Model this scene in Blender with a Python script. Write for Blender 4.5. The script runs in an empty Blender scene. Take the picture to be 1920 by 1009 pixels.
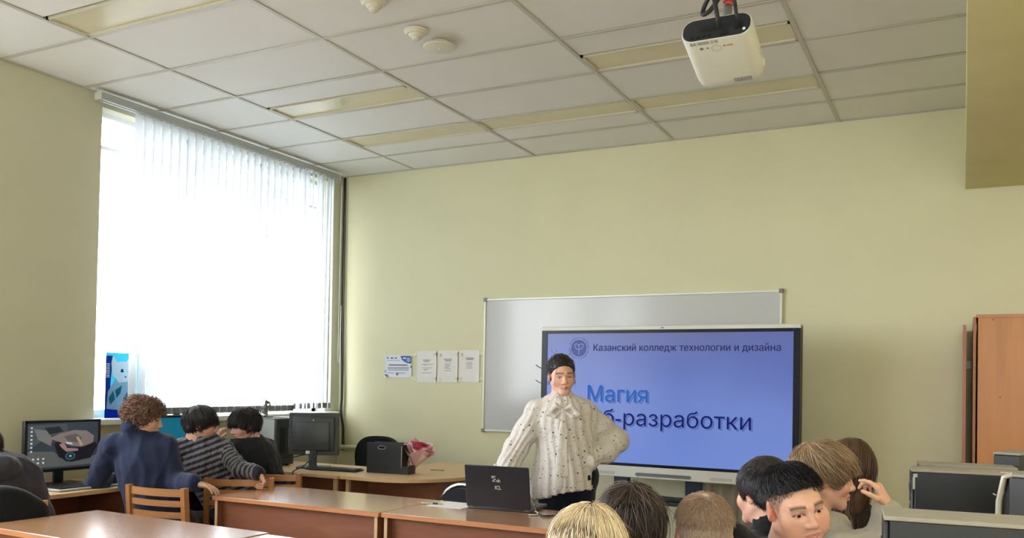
import bpy, bmesh, math, random
import numpy as np
from mathutils import Vector, Matrix
random.seed(7)
SC = bpy.context.scene
COL = SC.collection
PI = math.pi
H = 3.354                                   # ceiling height

# ------------------------------------------------------------------ camera
RV = np.array([0.8889, 0.4577, 0.0188]); UV = np.array([-0.0073, -0.0269, 0.9996]); FV = np.array([-0.4581, 0.8887, 0.0206])
cam_d = bpy.data.cameras.new('camera'); cam = bpy.data.objects.new('camera', cam_d); COL.objects.link(cam)
cam_d.sensor_width = 36; cam_d.lens = 1641.7 / 1920 * 36; cam_d.shift_y = 180 / 1920
cam_d.clip_start = .05; cam_d.clip_end = 200
m = Matrix.Identity(4)
for i in range(3):
    m[i][0] = RV[i]; m[i][1] = UV[i]; m[i][2] = -FV[i]
m[0][3], m[1][3], m[2][3] = 5.2027, -6.5587, 1.45
cam.matrix_world = m
SC.camera = cam

# ------------------------------------------------------------------ light
W = bpy.data.worlds.new('overcast_sky'); SC.world = W; W.use_nodes = True
WN = W.node_tree.nodes; bg = WN['Background']
bg.inputs[0].default_value = (.93, .97, 1.0, 1); bg.inputs[1].default_value = 8.5
def portal(y0, y1, z0, z1):
    d = bpy.data.lights.new('window_portal', 'AREA'); d.shape = 'RECTANGLE'; d.size = z1 - z0; d.size_y = y1 - y0
    d.cycles.is_portal = True
    o = bpy.data.objects.new('window_portal', d); COL.objects.link(o)
    o.location = (-.34, (y0 + y1) / 2, (z0 + z1) / 2); o.rotation_euler = (0, -PI / 2, 0)
WINS = [(-2.60, -.20), (-6.5, -3.5), (-9.6, -6.75)]  # second and third windows are unseen, enlarged to light the front wall
REAR_ADDED = [(5.2, 6.5)]  # unseen rear window, added to brighten the front wall
WZ0, WZ1 = 1.15, 3.27
for a, b in WINS: portal(a, b, WZ0, WZ1)
for a, b in REAR_ADDED:
    portal(a, b, 1.0, 3.2); o = bpy.data.objects[-1] if 0 else COL.objects[-1]; o.location = ((a + b) / 2, -9.88, 2.1); o.rotation_euler = (PI / 2, 0, 0); o.data.size = b - a; o.data.size_y = 2.2
vs = SC.view_settings; vs.view_transform = 'Standard'; vs.look = 'None'; vs.gamma = 1; vs.exposure = 0.75
vs.use_curve_mapping = False
SC.cycles.max_bounces = 12; SC.cycles.diffuse_bounces = 9; SC.cycles.use_denoising = True

# ------------------------------------------------------------------ materials
def lin(c):
    return tuple((v / 255 / 12.92 if v / 255 <= .04045 else ((v / 255 + .055) / 1.055) ** 2.4) for v in c)
SCREEN_E = .44
MATS = {}
def mat(name, c=(200, 200, 200), rough=.5, spec=.5, metal=0, var=0, vscale=8, bump=0, bscale=60, grain=None, attr=False, emit=None, estr=1, sheen=0, coat=0):
    if name in MATS: return MATS[name]
    M = bpy.data.materials.new(name); M.use_nodes = True; N = M.node_tree.nodes; L = M.node_tree.links
    B = N['Principled BSDF']
    B.inputs['Roughness'].default_value = rough; B.inputs['Specular IOR Level'].default_value = spec; B.inputs['Metallic'].default_value = metal
    if sheen: B.inputs['Sheen Weight'].default_value = sheen
    if coat: B.inputs['Coat Weight'].default_value = coat; B.inputs['Coat Roughness'].default_value = .2
    col = (*lin(c), 1)
    src = None
    if attr:
        a = N.new('ShaderNodeVertexColor'); a.layer_name = 'Col'; src = a.outputs[0]
    tc = N.new('ShaderNodeTexCoord')
    if grain:
        mp = N.new('ShaderNodeMapping'); mp.inputs['Scale'].default_value = grain; L.new(tc.outputs['Object'], mp.inputs[0])
        nz = N.new('ShaderNodeTexNoise'); nz.inputs['Scale'].default_value = 1; nz.inputs['Detail'].default_value = 6; nz.inputs['Distortion'].default_value = .6
        L.new(mp.outputs[0], nz.inputs[0])
    elif var:
        nz = N.new('ShaderNodeTexNoise'); nz.inputs['Scale'].default_value = vscale; nz.inputs['Detail'].default_value = 4
        L.new(tc.outputs['Object'], nz.inputs[0])
    if var:
        rp = N.new('ShaderNodeMapRange'); rp.inputs[1].default_value = .3; rp.inputs[2].default_value = .7
        rp.inputs[3].default_value = 1 - var; rp.inputs[4].default_value = 1 + var; L.new(nz.outputs[0], rp.inputs[0])
        mx = N.new('ShaderNodeVectorMath'); mx.operation = 'SCALE'
        if src: L.new(src, mx.inputs[0])
        else: mx.inputs[0].default_value = col[:3]
        L.new(rp.outputs[0], mx.inputs['Scale']); src = mx.outputs[0]
    if src: L.new(src, B.inputs['Base Color'])
    else: B.inputs['Base Color'].default_value = col
    if bump:
        n2 = N.new('ShaderNodeTexNoise'); n2.inputs['Scale'].default_value = bscale; n2.inputs['Detail'].default_value = 5
        L.new(tc.outputs['Object'], n2.inputs[0])
        bp = N.new('ShaderNodeBump'); bp.inputs['Strength'].default_value = bump; bp.inputs['Distance'].default_value = .004
        L.new(n2.outputs[0], bp.inputs['Height']); L.new(bp.outputs[0], B.inputs['Normal'])
    if emit is not None:
        B.inputs['Emission Strength'].default_value = estr
        if emit == 'attr': L.new(src, B.inputs['Emission Color'])
        else: B.inputs['Emission Color'].default_value = (*lin(emit), 1)
    MATS[name] = M
    return M

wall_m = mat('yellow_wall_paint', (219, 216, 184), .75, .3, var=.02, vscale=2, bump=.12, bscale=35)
wall_w = mat('window_wall_paint', (204, 203, 182), .75, .3, var=.02, vscale=2, bump=.12, bscale=35)  # wall paint greyed and darkened to imitate shade and window glare
wood_top = mat('beech_laminate', (186, 138, 98), .24, .5, var=.10, grain=(3, 30, 30), coat=1.0)
wood_edge = mat('light_edge_banding', (205, 170, 135), .4, .4, var=.05, grain=(4, 30, 30))
wood_panel = mat('brown_panel_laminate', (138, 88, 66), .4, .4, var=.12, grain=(3, 20, 20))
wood_chair = mat('varnished_chair_wood', (176, 122, 78), .35, .5, var=.1, grain=(10, 10, 60))
wood_cab = mat('alder_laminate', (184, 126, 80), .38, .4, var=.1, grain=(14, 14, 1.6))
black_pl = mat('black_plastic', (26, 28, 32), .38, .5, bump=.05, bscale=400)
dark_pl = mat('dark_grey_plastic', (44, 47, 52), .45, .5, bump=.05, bscale=300)
grey_pl = mat('grey_plastic', (120, 122, 122), .45, .5)
white_pl = mat('white_plastic', (225, 225, 220), .35, .5)
silver = mat('silver_grey_metal', (175, 172, 162), .35, .5, metal=.25)
chrome = mat('chrome', (200, 200, 200), .15, .5, metal=1)
white_pt = mat('white_gloss_paint', (228, 232, 235), .3, .5)
paper_m = mat('white_paper', (232, 230, 228), .8, .2)
ink = mat('black_ink', (70, 70, 74), .8, .2)
rubber = mat('black_rubber_cable', (44, 46, 50), .5, .4)
blackfab = mat('black_fabric', (24, 26, 32), .9, .2, bump=.3, bscale=500, sheen=.2)

# ------------------------------------------------------------------ mesh helpers
def link_mesh(name, me, M, parent=None, smooth=False):
    if M is not None:
        for x in (M if isinstance(M, (list, tuple)) else [M]): me.materials.append(x)
    o = bpy.data.objects.new(name, me); COL.objects.link(o)
    if parent: o.parent = parent
    if smooth: me.polygons.foreach_set('use_smooth', [True] * len(me.polygons))
    return o
def np_mesh(name, V, Fq, M, parent=None, smooth=True, col=None, F3=None):
    me = bpy.data.meshes.new(name)
    V = np.asarray(V, np.float32); n4 = len(Fq) if Fq is not None else 0; n3 = len(F3) if F3 is not None else 0
    me.vertices.add(len(V)); me.vertices.foreach_set('co', V.ravel())
    li = []; ls = []
    if n4: li.append(np.asarray(Fq, np.int32).ravel())
    if n3: li.append(np.asarray(F3, np.int32).ravel())
    li = np.concatenate(li); me.loops.add(len(li)); me.loops.foreach_set('vertex_index', li)
    st = np.concatenate([np.arange(n4) * 4, n4 * 4 + np.arange(n3) * 3]).astype(np.int32)
    me.polygons.add(n4 + n3); me.polygons.foreach_set('loop_start', st)
    me.update(calc_edges=True); me.validate()
    if smooth: me.polygons.foreach_set('use_smooth', np.ones(len(me.polygons), bool))
    if col is not None:
        a = me.color_attributes.new('Col', 'FLOAT_COLOR', 'POINT')
        c = np.ones((len(V), 4), np.float32); c[:, :3] = col
        a.data.foreach_set('color', c.ravel())
    return link_mesh(name, me, M, parent)

class MB:
    def __init__(s): s.bm = bmesh.new(); s.fcol = None
    def box(s, x0, x1, y0, y1, z0, z1, bev=0, M=None):
        r = bmesh.ops.create_cube(s.bm, size=1)
        for v in r['verts']:
            v.co = Vector(((x0 + x1) / 2 + v.co.x * (x1 - x0), (y0 + y1) / 2 + v.co.y * (y1 - y0), (z0 + z1) / 2 + v.co.z * (z1 - z0)))
        vs = r['verts']
        if bev:
            es = list({e for v in vs for e in v.link_edges})
            rr = bmesh.ops.bevel(s.bm, geom=es, offset=bev, segments=2 if bev > .006 else 1, profile=.5, affect='EDGES')
            vs = list({v for f in rr['faces'] for v in f.verts} | {v for v in vs if v.is_valid})
        if M is not None: bmesh.ops.transform(s.bm, matrix=M, verts=vs)
        return s
    def rope(s, pts, r, n=8, sub=6):
        """tube along a smooth curve through the points"""
        P = [Vector(p) for p in pts]; P = [P[0] * 2 - P[1]] + P + [P[-1] * 2 - P[-2]]; out = []
        for a, b, c, d in zip(P, P[1:], P[2:], P[3:]):
            for k in range(sub):
                t = k / sub; out.append(.5 * (2 * b + (c - a) * t + (2 * a - 5 * b + 4 * c - d) * t * t + (3 * b - a - 3 * c + d) * t ** 3))
        return s.tube(out + [P[-2]], r, n)
    def tube(s, pts, r, n=8, caps=True, closed=False):
        pts = [Vector(p) for p in pts]; k = len(pts)
        rs = r if isinstance(r, (list, tuple)) else [r] * k
        rings = []; up = None
        for i, p in enumerate(pts):
            if closed: t = pts[(i + 1) % k] - pts[i - 1]
            else: t = pts[min(i + 1, k - 1)] - pts[max(i - 1, 0)]
            if t.length < 1e-9: t = Vector((0, 0, 1))
            t.normalize()
            if up is None: up = t.orthogonal().normalized()
            else:
                up = up - t * up.dot(t)
                up = up.normalized() if up.length > 1e-6 else t.orthogonal().normalized()
            b = t.cross(up)
            rings.append([s.bm.verts.new(p + (up * math.cos(2 * PI * j / n) + b * math.sin(2 * PI * j / n)) * rs[i]) for j in range(n)])
        for i in range(k if closed else k - 1):
            A, B = rings[i], rings[(i + 1) % k]
            for j in range(n): s.bm.faces.new((A[j], A[(j + 1) % n], B[(j + 1) % n], B[j]))
        if caps and not closed:
            s.bm.faces.new(rings[0][::-1]); s.bm.faces.new(rings[-1])
        return s
    def lathe(s, prof, c=(0, 0, 0), n=24, M=None):
        vs = []; rings = []
        for r, z in prof:
            ring = [s.bm.verts.new((c[0] + r * math.cos(2 * PI * j / n), c[1] + r * math.sin(2 * PI * j / n), c[2] + z)) for j in range(n)]
            rings.append(ring); vs += ring
        for A, B in zip(rings, rings[1:]):
            for j in range(n): s.bm.faces.new((A[j], A[(j + 1) % n], B[(j + 1) % n], B[j]))
        s.bm.faces.new(rings[0][::-1]); s.bm.faces.new(rings[-1])
        if M is not None: bmesh.ops.transform(s.bm, matrix=M, verts=vs)
        return s
    def prism(s, outline, z0, z1, M=None):
        """outline in xy, extruded along z"""
        a = [s.bm.verts.new((x, y, z0)) for x, y in outline]; b = [s.bm.verts.new((x, y, z1)) for x, y in outline]
        n = len(a)
        s.bm.faces.new(a[::-1]); s.bm.faces.new(b)
        for i in range(n): s.bm.faces.new((a[i], a[(i + 1) % n], b[(i + 1) % n], b[i]))
        if M is not None: bmesh.ops.transform(s.bm, matrix=M, verts=a + b)
        return s
    def quad(s, *p):
        s.bm.faces.new([s.bm.verts.new(q) for q in p]); return s
    def build(s, name, M, parent=None, smooth=False):
        bmesh.ops.recalc_face_normals(s.bm, faces=s.bm.faces)
        me = bpy.data.meshes.new(name); s.bm.to_mesh(me); s.bm.free()
        return link_mesh(name, me, M, parent, smooth)

def autosmooth(o, deg=40):
    me = o.data; me.polygons.foreach_set('use_smooth', [True] * len(me.polygons))
    bm = bmesh.new(); bm.from_mesh(me)
    for e in bm.edges:
        if len(e.link_faces) == 2: e.smooth = e.calc_face_angle(0) < math.radians(deg)
        else: e.smooth = False
    bm.to_mesh(me); bm.free(); return o
def thing(name, label, cat, loc=(0, 0, 0), rz=0, group=None):
    o = bpy.data.objects.new(name, None); COL.objects.link(o); o.empty_display_size = .1
    o.location = loc; o.rotation_euler = (0, 0, rz); o['label'] = label; o['category'] = cat
    if group: o['group'] = group
    return o
def tag(o, label, cat, group=None, kind=None):
    o['label'] = label; o['category'] = cat
    if group: o['group'] = group
    if kind: o['kind'] = kind
    return o
def struct(o, label=None):
    o['kind'] = 'structure'
    if label: o['label'] = label
    return o
def dup(root, loc, rz, label, group=None):
    r = root.copy(); COL.objects.link(r); r.location = loc; r.rotation_euler = (0, 0, rz); r['label'] = label
    if group: r['group'] = group
    for ch in list(root.children):
        c = ch.copy(); COL.objects.link(c); c.parent = r
        for g in list(ch.children):
            d = g.copy(); COL.objects.link(d); d.parent = c
    return r
def text_mesh(name, body, size, M, parent, loc, rot, bold=0, width=None):
    """lettering as flat faces; every outer contour is filled on its own because glyph strokes overlap"""
    from mathutils.geometry import tessellate_polygon
    c = bpy.data.curves.new(name, 'FONT'); c.body = body; c.size = 10; c.offset = bold; c.resolution_u = 3; c.fill_mode = 'NONE'
    o = bpy.data.objects.new(name, c); COL.objects.link(o)
    bpy.context.view_layer.update()
    me = bpy.data.meshes.new_from_object(o.evaluated_get(bpy.context.evaluated_depsgraph_get()))
    bpy.data.objects.remove(o); bpy.data.curves.remove(c)
    P = [v.co.copy() for v in me.vertices]; nb = {}
    for e in me.edges:
        a, b = e.vertices; nb.setdefault(a, []).append(b); nb.setdefault(b, []).append(a)
    bpy.data.meshes.remove(me)
    loops = []; seen = set()
    for v0 in sorted(nb):
        if v0 in seen: continue
        lp = [v0]; seen.add(v0); v = min(nb[v0])
        while v not in seen:
            lp.append(v); seen.add(v); nx = [q for q in nb[v] if q not in seen]
            if not nx: break
            v = nx[0]
        loops.append([P[i] for i in lp])
    def inside(p, L):
        r = False
        for a, b in zip(L, L[1:] + L[:1]):
            if (a.y > p.y) != (b.y > p.y) and p.x < (b.x - a.x) * (p.y - a.y) / (b.y - a.y) + a.x: r = not r
        return r
    V = []; Fs = []   # a hole lies wholly inside one other contour
    hole = {j: i for j in range(len(loops)) for i in range(len(loops)) if i != j and all(inside(p, loops[i]) for p in loops[j])}
    for i, L in enumerate(loops):
        if i in hole: continue
        grp = [L] + [loops[j] for j in hole if hole[j] == i]
        tr = tessellate_polygon(grp); base = len(V); V += [p for g in grp for p in g]; Fs += [tuple(base + k for k in t) for t in tr]
    xs = [p.x for p in V]; k = size / 10; kx = width / (max(xs) - min(xs)) if width else k; x0 = min(xs) if width else 0
    me = bpy.data.meshes.new(name); me.from_pydata([((p.x - x0) * kx, p.y * k, 0) for p in V], [], Fs); me.validate()
    o = link_mesh(name, me, M, parent); o.location = loc; o.rotation_euler = rot
    return o

# ================================================================== ROOM
XR, YB = 6.7, -9.7
floor_m = mat('linoleum', (196, 186, 170), .4, .4, var=.1, vscale=5)
struct(MB().box(-.4, XR + .2, YB - .2, .2, -.1, 0).build('floor', floor_m), 'brown linoleum classroom floor')
struct(MB().box(-.4, XR + .2, 0, .2, 0, 3.6).build('wall_front', wall_m), 'pale yellow painted front wall of the classroom')
struct(MB().box(XR, XR + .2, YB, 0, 0, 3.6).build('wall_right', wall_m), 'pale yellow side wall opposite the windows')
bk = MB().box(-.4, XR + .2, YB - .2, YB, 0, 1.0).box(-.4, XR + .2, YB - .2, YB, 3.2, 3.6)
xs = [-.4] + [v for w in REAR_ADDED for v in w] + [XR + .2]
for i in range(0, len(xs), 2): bk.box(xs[i], xs[i + 1], YB - .2, YB, 1.0, 3.2)
struct(bk.build('wall_back', wall_m), 'pale yellow rear wall of the classroom')
b = MB()
edges = sorted([v for w in WINS for v in w])
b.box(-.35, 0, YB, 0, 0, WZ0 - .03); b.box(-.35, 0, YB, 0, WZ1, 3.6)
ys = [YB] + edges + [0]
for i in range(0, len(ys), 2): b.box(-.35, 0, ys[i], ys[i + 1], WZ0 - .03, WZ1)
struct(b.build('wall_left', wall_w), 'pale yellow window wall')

struct(MB().box(-60, -.6, -50, 40, -4.2, -4).build('ground_outside', mat('wet_asphalt', (70, 72, 72), .8)), 'grey ground outside the windows')  # unseen ground put in dark, so less daylight bounces onto the ceiling
# ---- suspended ceiling
tile_m = mat('ceiling_tile_white', (226, 225, 223), .6, .4, var=.015, vscale=3, bump=.05, bscale=90)
rail_m = mat('ceiling_grid_metal', (190, 188, 180), .4, .5)
ceil = struct(MB().box(-.35, XR, YB, 0, H + .035, H + .25).build('ceiling', mat('ceiling_void', (150, 150, 150), .9)), 'suspended ceiling of white panels in a metal grid')
XC = [0, .80, 2.0, 3.195, 4.40, 5.60, XR]
PY = .563
YR = [0, -.491]
while YR[-1] > YB + PY: YR.append(YR[-1] - PY)
YR.append(YB)
# lamp slots: column index -> list of (row index, near half?)
LAMPS = {(1, 3): 0, (1, 1): 1, (2, 1): 1, (3, 1): 1, (3, 3): 0, (1, 6): 0, (3, 6): 0}
LIT_ADDED = [(5, 9), (5, 12), (5, 6)]  # unseen lit lamps, added to brighten the front wall and right side
for q in LIT_ADDED: LAMPS[q] = 0
def tilemesh(w, d):
    t = MB(); e = .006
    t.box(-w / 2, w / 2, -d / 2, d / 2, 0, .014, bev=.0025)
    me = bpy.data.meshes.new('ceiling_tile'); bmesh.ops.recalc_face_normals(t.bm, faces=t.bm.faces); t.bm.to_mesh(me); t.bm.free(); me.materials.append(tile_m); return me
cache = {}
def put_tile(x0, x1, y0, y1):
    w = round(x1 - x0 - .010, 4); d = round(y1 - y0 - .010, 4)
    if (w, d) not in cache: cache[(w, d)] = tilemesh(w, d)
    o = bpy.data.objects.new('ceiling_tile', cache[(w, d)]); COL.objects.link(o); o.parent = ceil
    o.location = ((x0 + x1) / 2, (y0 + y1) / 2, H + .004 + random.uniform(0, .0025))
    o.rotation_euler = (random.uniform(-.002, .002), random.uniform(-.001, .001), 0)
lamp_body = mat('lamp_reflector_white', (205, 200, 180), .5)
lamp_diff = mat('lamp_opal_diffuser', (214, 206, 176), .22, .5, var=.03, vscale=6)
lamp_fill = mat('lamp_opal_lit', (240, 225, 195), .4, .3, emit=(255, 244, 226), estr=13)  # glow of the added fill lamps
lamp_lab = {(1, 3): 'unlit narrow ceiling lamp over the window blinds, second strip out from front wall',
            (1, 1): 'unlit narrow ceiling lamp nearest the window in the front row of three',
            (2, 1): 'unlit narrow ceiling lamp in the middle of the front row, above the whiteboard left end',
            (3, 1): 'unlit narrow ceiling lamp at the right end of the front row below the projector',
            (3, 3): 'unlit narrow ceiling lamp partly hidden behind the white projector',
            (1, 6): 'unlit ceiling lamp in the top left corner with a bright window reflection',
            (5, 9): 'lit ceiling lamp behind the viewer by the side wall', (5, 6): 'lit ceiling lamp right of the beam', (5, 12): 'lit ceiling lamp at the rear by the side wall',  # these three are the added fill lamps, unseen
            (3, 6): 'unlit ceiling lamp behind the projector mount, above the frame'}
for c in range(6):
    for r in range(len(YR) - 1):
        y1, y0 = YR[r], YR[r + 1]
        if y1 - y0 < .05: continue
        if (c, r) in LAMPS:
            # lamp occupies the half of the row
            mid = (y0 + y1) / 2
            if LAMPS[(c, r)] == 0: put_tile(XC[c], XC[c + 1], y0, mid); ly0, ly1 = mid, y1
            else: put_tile(XC[c], XC[c + 1], mid, y1); ly0, ly1 = y0, mid
            t = thing('ceiling_lamp', lamp_lab[(c, r)], 'ceiling lamp', ((XC[c] + XC[c + 1]) / 2, (ly0 + ly1) / 2, H), 0, 'strip lamps in the ceiling')
            w = (XC[c + 1] - XC[c]) / 2 - .014; d = (ly1 - ly0) / 2 - .012
            MB().box(-w, w, -d, -d + .012, 0, .03).box(-w, w, d - .012, d, 0, .03).box(-w, -w + .012, -d, d, 0, .03).box(w - .012, w, -d, d, 0, .03).build('lamp_frame', lamp_body, t)
            MB().box(-w + .012, w - .012, -d + .012, d - .012, .012, .022, bev=.003).build('diffuser', lamp_fill if (c, r) in LIT_ADDED else lamp_diff, t)
        else: put_tile(XC[c], XC[c + 1], y0, y1)
for x in XC[1:-1]:
    b = MB().box(x - .012, x + .012, YB, -.002, H - .001, H + .0035).box(x - .002, x + .002, YB, -.002, H + .003, H + .03)
    b.build('main_runner', rail_m, ceil)
for r, y in enumerate(YR[1:-1], 1):
    for c in range(6):
        o = MB().box(XC[c] + .013, XC[c + 1] - .013, y - .012, y + .012, H - .0005, H + .0035).build('cross_tee', rail_m, ceil)
b = MB().box(0, .02, YB, 0, H - .002, H + .003).box(0, XR, -.02, 0, H - .002, H + .003).box(0, .002, YB, 0, H - .002, H + .03).box(0, XR, -.002, 0, H - .002, H + .03)
b.build('wall_angle', rail_m, ceil)
# ---- beam
struct(autosmooth(MB().box(5.205, 5.75, YB, 0, 2.80, H + .03, bev=.008).build('ceiling_beam', mat('beam_paint', (212, 206, 156), .7, .3, var=.04, vscale=3, bump=.1, bscale=30))), 'olive yellow boxed beam below the ceiling')
# ---- sensors on the ceiling
det_m = mat('detector_cream', (214, 210, 196), .4)
def sensor(name, label, x, y, prof):
    t = thing(name, label, 'detector', (x, y, H))
    for nm, pr in prof: autosmooth(MB().lathe([(r, -z) for r, z in pr], n=28).build(nm, det_m, t))
    return t
cone = [('mounting_base', [(.066, 0), (.066, .010), (.052, .024)]), ('sensor_dome', [(.046, .022), (.036, .034), (.030, .040)]), ('sensor_tip', [(.026, .038), (.024, .050), (.014, .056)])]
sensor('smoke_detector', 'cream cone shaped detector beside a flat round disc on the ceiling', 2.55, -2.62, cone)
sensor('smoke_detector', 'cream detector cut by the top edge of the picture', 2.56, -3.02, cone)
t = sensor('ceiling_speaker', 'flat cream round disc detector next to cone shaped one', 2.58, -2.43, [('mounting_plate', [(.05, 0), (.05, .025)]), ('disc_cover', [(.088, .022), (.092, .03), (.088, .036), (.06, .042)]), ('centre_slot', [(.012, .0415), (.01, .0445)])])

# ---- window_1 .. 3
pvc = mat('white_window_frame', (225, 230, 236), .3, .5)
def glass_mat():
    M = bpy.data.materials.new('window_glass'); M.use_nodes = True; N = M.node_tree.nodes; L = M.node_tree.links
    N.remove(N['Principled BSDF']); t = N.new('ShaderNodeBsdfTransparent'); g = N.new('ShaderNodeBsdfGlossy'); g.inputs['Roughness'].default_value = .02
    mx = N.new('ShaderNodeMixShader'); mx.inputs[0].default_value = .06
    L.new(t.outputs[0], mx.inputs[1]); L.new(g.outputs[0], mx.inputs[2]); L.new(mx.outputs[0], N['Material Output'].inputs[0]); return M
glass = glass_mat()
for i, (y0, y1) in enumerate(WINS):
    t = bpy.data.objects.new('window_%d' % (i + 1), None); COL.objects.link(t); t['kind'] = 'structure'; t.location = (-.14, 0, 0)
    t['label'] = ['tall window behind white vertical blinds', 'second window of the window wall', 'third window of the window wall'][i]
    b = MB().box(-.03, .03, y0, y1, WZ0, WZ0 + .06).box(-.03, .03, y0, y1, WZ1 - .03, WZ1).box(-.03, .03, y0, y0 + .05, WZ0, WZ1).box(-.03, .03, y1 - .05, y1, WZ0, WZ1)
    b.build('window_frame', pvc, t)
    w = (y1 - y0) / 3
    for k in (1, 2): MB().box(-.03, .03, y0 + w * k - .035, y0 + w * k + .035, WZ0, WZ1).build('mullion', pvc, t)
    for k in range(3):
        a, c = y0 + w * k + .05, y0 + w * (k + 1) - .05
        MB().box(-.02, .022, a, c, 3.02, 3.045).build('transom', pvc, t)
        MB().box(-.006, .006, a - .02, c + .02, WZ0 + .05, 3.03).build('pane', glass, t)
        MB().box(-.006, .006, a - .02, c + .02, 3.04, WZ1 - .02).build('pane', glass, t)
    s = MB().box(-.02, .235 if i == 0 else .20, y0 - .12 if i == 0 else y0, y1 + (.1 if i == 0 else 0), WZ0 - .035, WZ0 + .005, bev=.008).build('window_sill', white_pt, t)
for i, (x0, x1) in enumerate(REAR_ADDED):
    t = bpy.data.objects.new('window_%d' % (i + 4), None); COL.objects.link(t); t['kind'] = 'structure'; t.location = (0, YB - .1, 0); t['label'] = 'window in the rear wall behind the viewer'
    MB().box(x0, x1, -.03, .03, 1.0, 1.06).box(x0, x1, -.03, .03, 3.14, 3.2).box(x0, x0 + .05, -.03, .03, 1, 3.2).box(x1 - .05, x1, -.03, .03, 1, 3.2).build('window_frame', pvc, t)
    MB().box((x0 + x1) / 2 - .03, (x0 + x1) / 2 + .03, -.03, .03, 1.05, 3.15).build('mullion', pvc, t)
    MB().box(x0 + .04, (x0 + x1) / 2 - .02, -.006, .006, 1.05, 3.15).build('pane', glass, t); MB().box((x0 + x1) / 2 + .02, x1 - .04, -.006, .006, 1.05, 3.15).build('pane', glass, t)
# ---- vertical blind
def blind_mat():
    M = bpy.data.materials.new('blind_fabric'); M.use_nodes = True; N = M.node_tree.nodes; L = M.node_tree.links
    N.remove(N['Principled BSDF']); d = N.new('ShaderNodeBsdfDiffuse'); t = N.new('ShaderNodeBsdfTranslucent')
    d.inputs[0].default_value = (.82, .84, .86, 1); t.inputs[0].default_value = (.80, .83, .86, 1)
    tc = N.new('ShaderNodeTexCoord'); n = N.new('ShaderNodeTexNoise'); n.inputs['Scale'].default_value = 300; L.new(tc.outputs['Object'], n.inputs[0])
    bp = N.new('ShaderNodeBump'); bp.inputs['Strength'].default_value = .2; bp.inputs['Distance'].default_value = .001; L.new(n.outputs[0], bp.inputs['Height']); L.new(bp.outputs[0], d.inputs['Normal'])
    mx = N.new('ShaderNodeMixShader'); mx.inputs[0].default_value = .6
    L.new(d.outputs[0], mx.inputs[1]); L.new(t.outputs[0], mx.inputs[2]); L.new(mx.outputs[0], N['Material Output'].inputs[0]); return M
blind_m = blind_mat()
vb = thing('vertical_blind', 'white vertical fabric blind covering the tall window', 'blind', (.09, -1.4, 3.28))
def L3(x, y, z): return (x - .09, y + 1.4, z - 3.28)
rail = MB()
rail.box(-.03, .03, -1.30, 1.20, .012, .05, bev=.004)
rail.box(-.03, -.008, -1.30, 1.20, .0, .014).box(.008, .03, -1.30, 1.20, .0, .014)
rail.build('head_rail', mat('blind_rail_grey', (176, 182, 184), .3, .5, metal=.2), vb)
for y in (-1.307, 1.198): MB().box(-.032, .032, y, y + .009, .0, .052, bev=.002).build('end_cap', white_pl, vb)
vanes = [(-2.37 + .0765 * i, .22) for i in range(22)] + [(-.72, .9), (-.66, 1.25), (-.60, 1.1), (-.53, .5), (-.47, .85), (-.42, 1.2), (-.37, .7), (-.31, .3), (-.26, .9)]
for i, (y, a) in enumerate(vanes):
    # gently curved fabric strip
    V = []; nz = 7; ny = 5; zb = -2.10 if i < 22 else -2.085
    for iz in range(nz):
        fz = iz / (nz - 1); z = zb * fz
        sway = (.010 * math.sin(i * 2.3 + fz * 2.2) * fz) if i >= 22 else .002 * math.sin(i * 1.7) * fz
        for iy in range(ny):
            fy = iy / (ny - 1) - .5
            V.append((.006 * math.cos(fy * PI) + sway, fy * .089, z))
    for k in range(len(V)): V.append((V[k][0] - .0012, V[k][1], V[k][2]))
    nn = nz * ny; Fq = []
    for iz in range(nz - 1):
        for iy in range(ny - 1):
            q = iz * ny + iy
            Fq.append((q, q + 1, q + ny + 1, q + ny)); Fq.append((nn + q, nn + q + ny, nn + q + ny + 1, nn + q + 1))
    me = bpy.data.meshes.new('vane'); me.from_pydata(V, [], Fq); o = link_mesh('vane', me, blind_m, vb, True)
    o.location = (0, y + 1.4, 0); o.rotation_euler = (0, 0, a)
    w = MB().box(-.003, .008, -.043, .043, zb - .002, zb + .045, bev=.001).build('vane_weight', mat('blind_weight_grey', (128, 134, 134), .6), o)
    cl = MB().box(-.003, .009, -.014, .014, -.012, .014, bev=.002).build('vane_clip', white_pl, o)
b = MB()
ch = [(.035, 1.22, -.05 - 1.6 * k / 20) for k in range(21)] + [(.035, 1.235, -1.68), (.035, 1.25, -1.65)] + [(.035, 1.25, -1.65 + .5 * k / 8) for k in range(1, 9)]
b.tube(ch, .003, 6).build('pull_chain', white_pl, vb, True)

# ---- pipes, cable
t = MB().tube([(.0, -.06, .83), (.3, -.06, .832), (.6, -.06, .834)], .022, 12).build('heating_pipe', wall_m, None, True)
tag(t, 'cream heating pipe along the front wall behind the black chair', 'pipe')
pts = [(.035, -.03, 3.34), (.035, -.03, 2.6), (.04, -.03, 2.0), (.055, -.035, 1.6), (.065, -.04, 1.3), (.06, -.04, 1.15), (.085, -.04, 1.0), (.095, -.05, .80)]
t = MB().rope(pts, .008, 8).rope([(p[0] + .016 + .004 * math.sin(i), p[1], p[2]) for i, p in enumerate(pts)], .005, 8).build('wall_cable', rubber, None, True)
tag(t, 'black cable running down the corner beside the window', 'cable')

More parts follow.
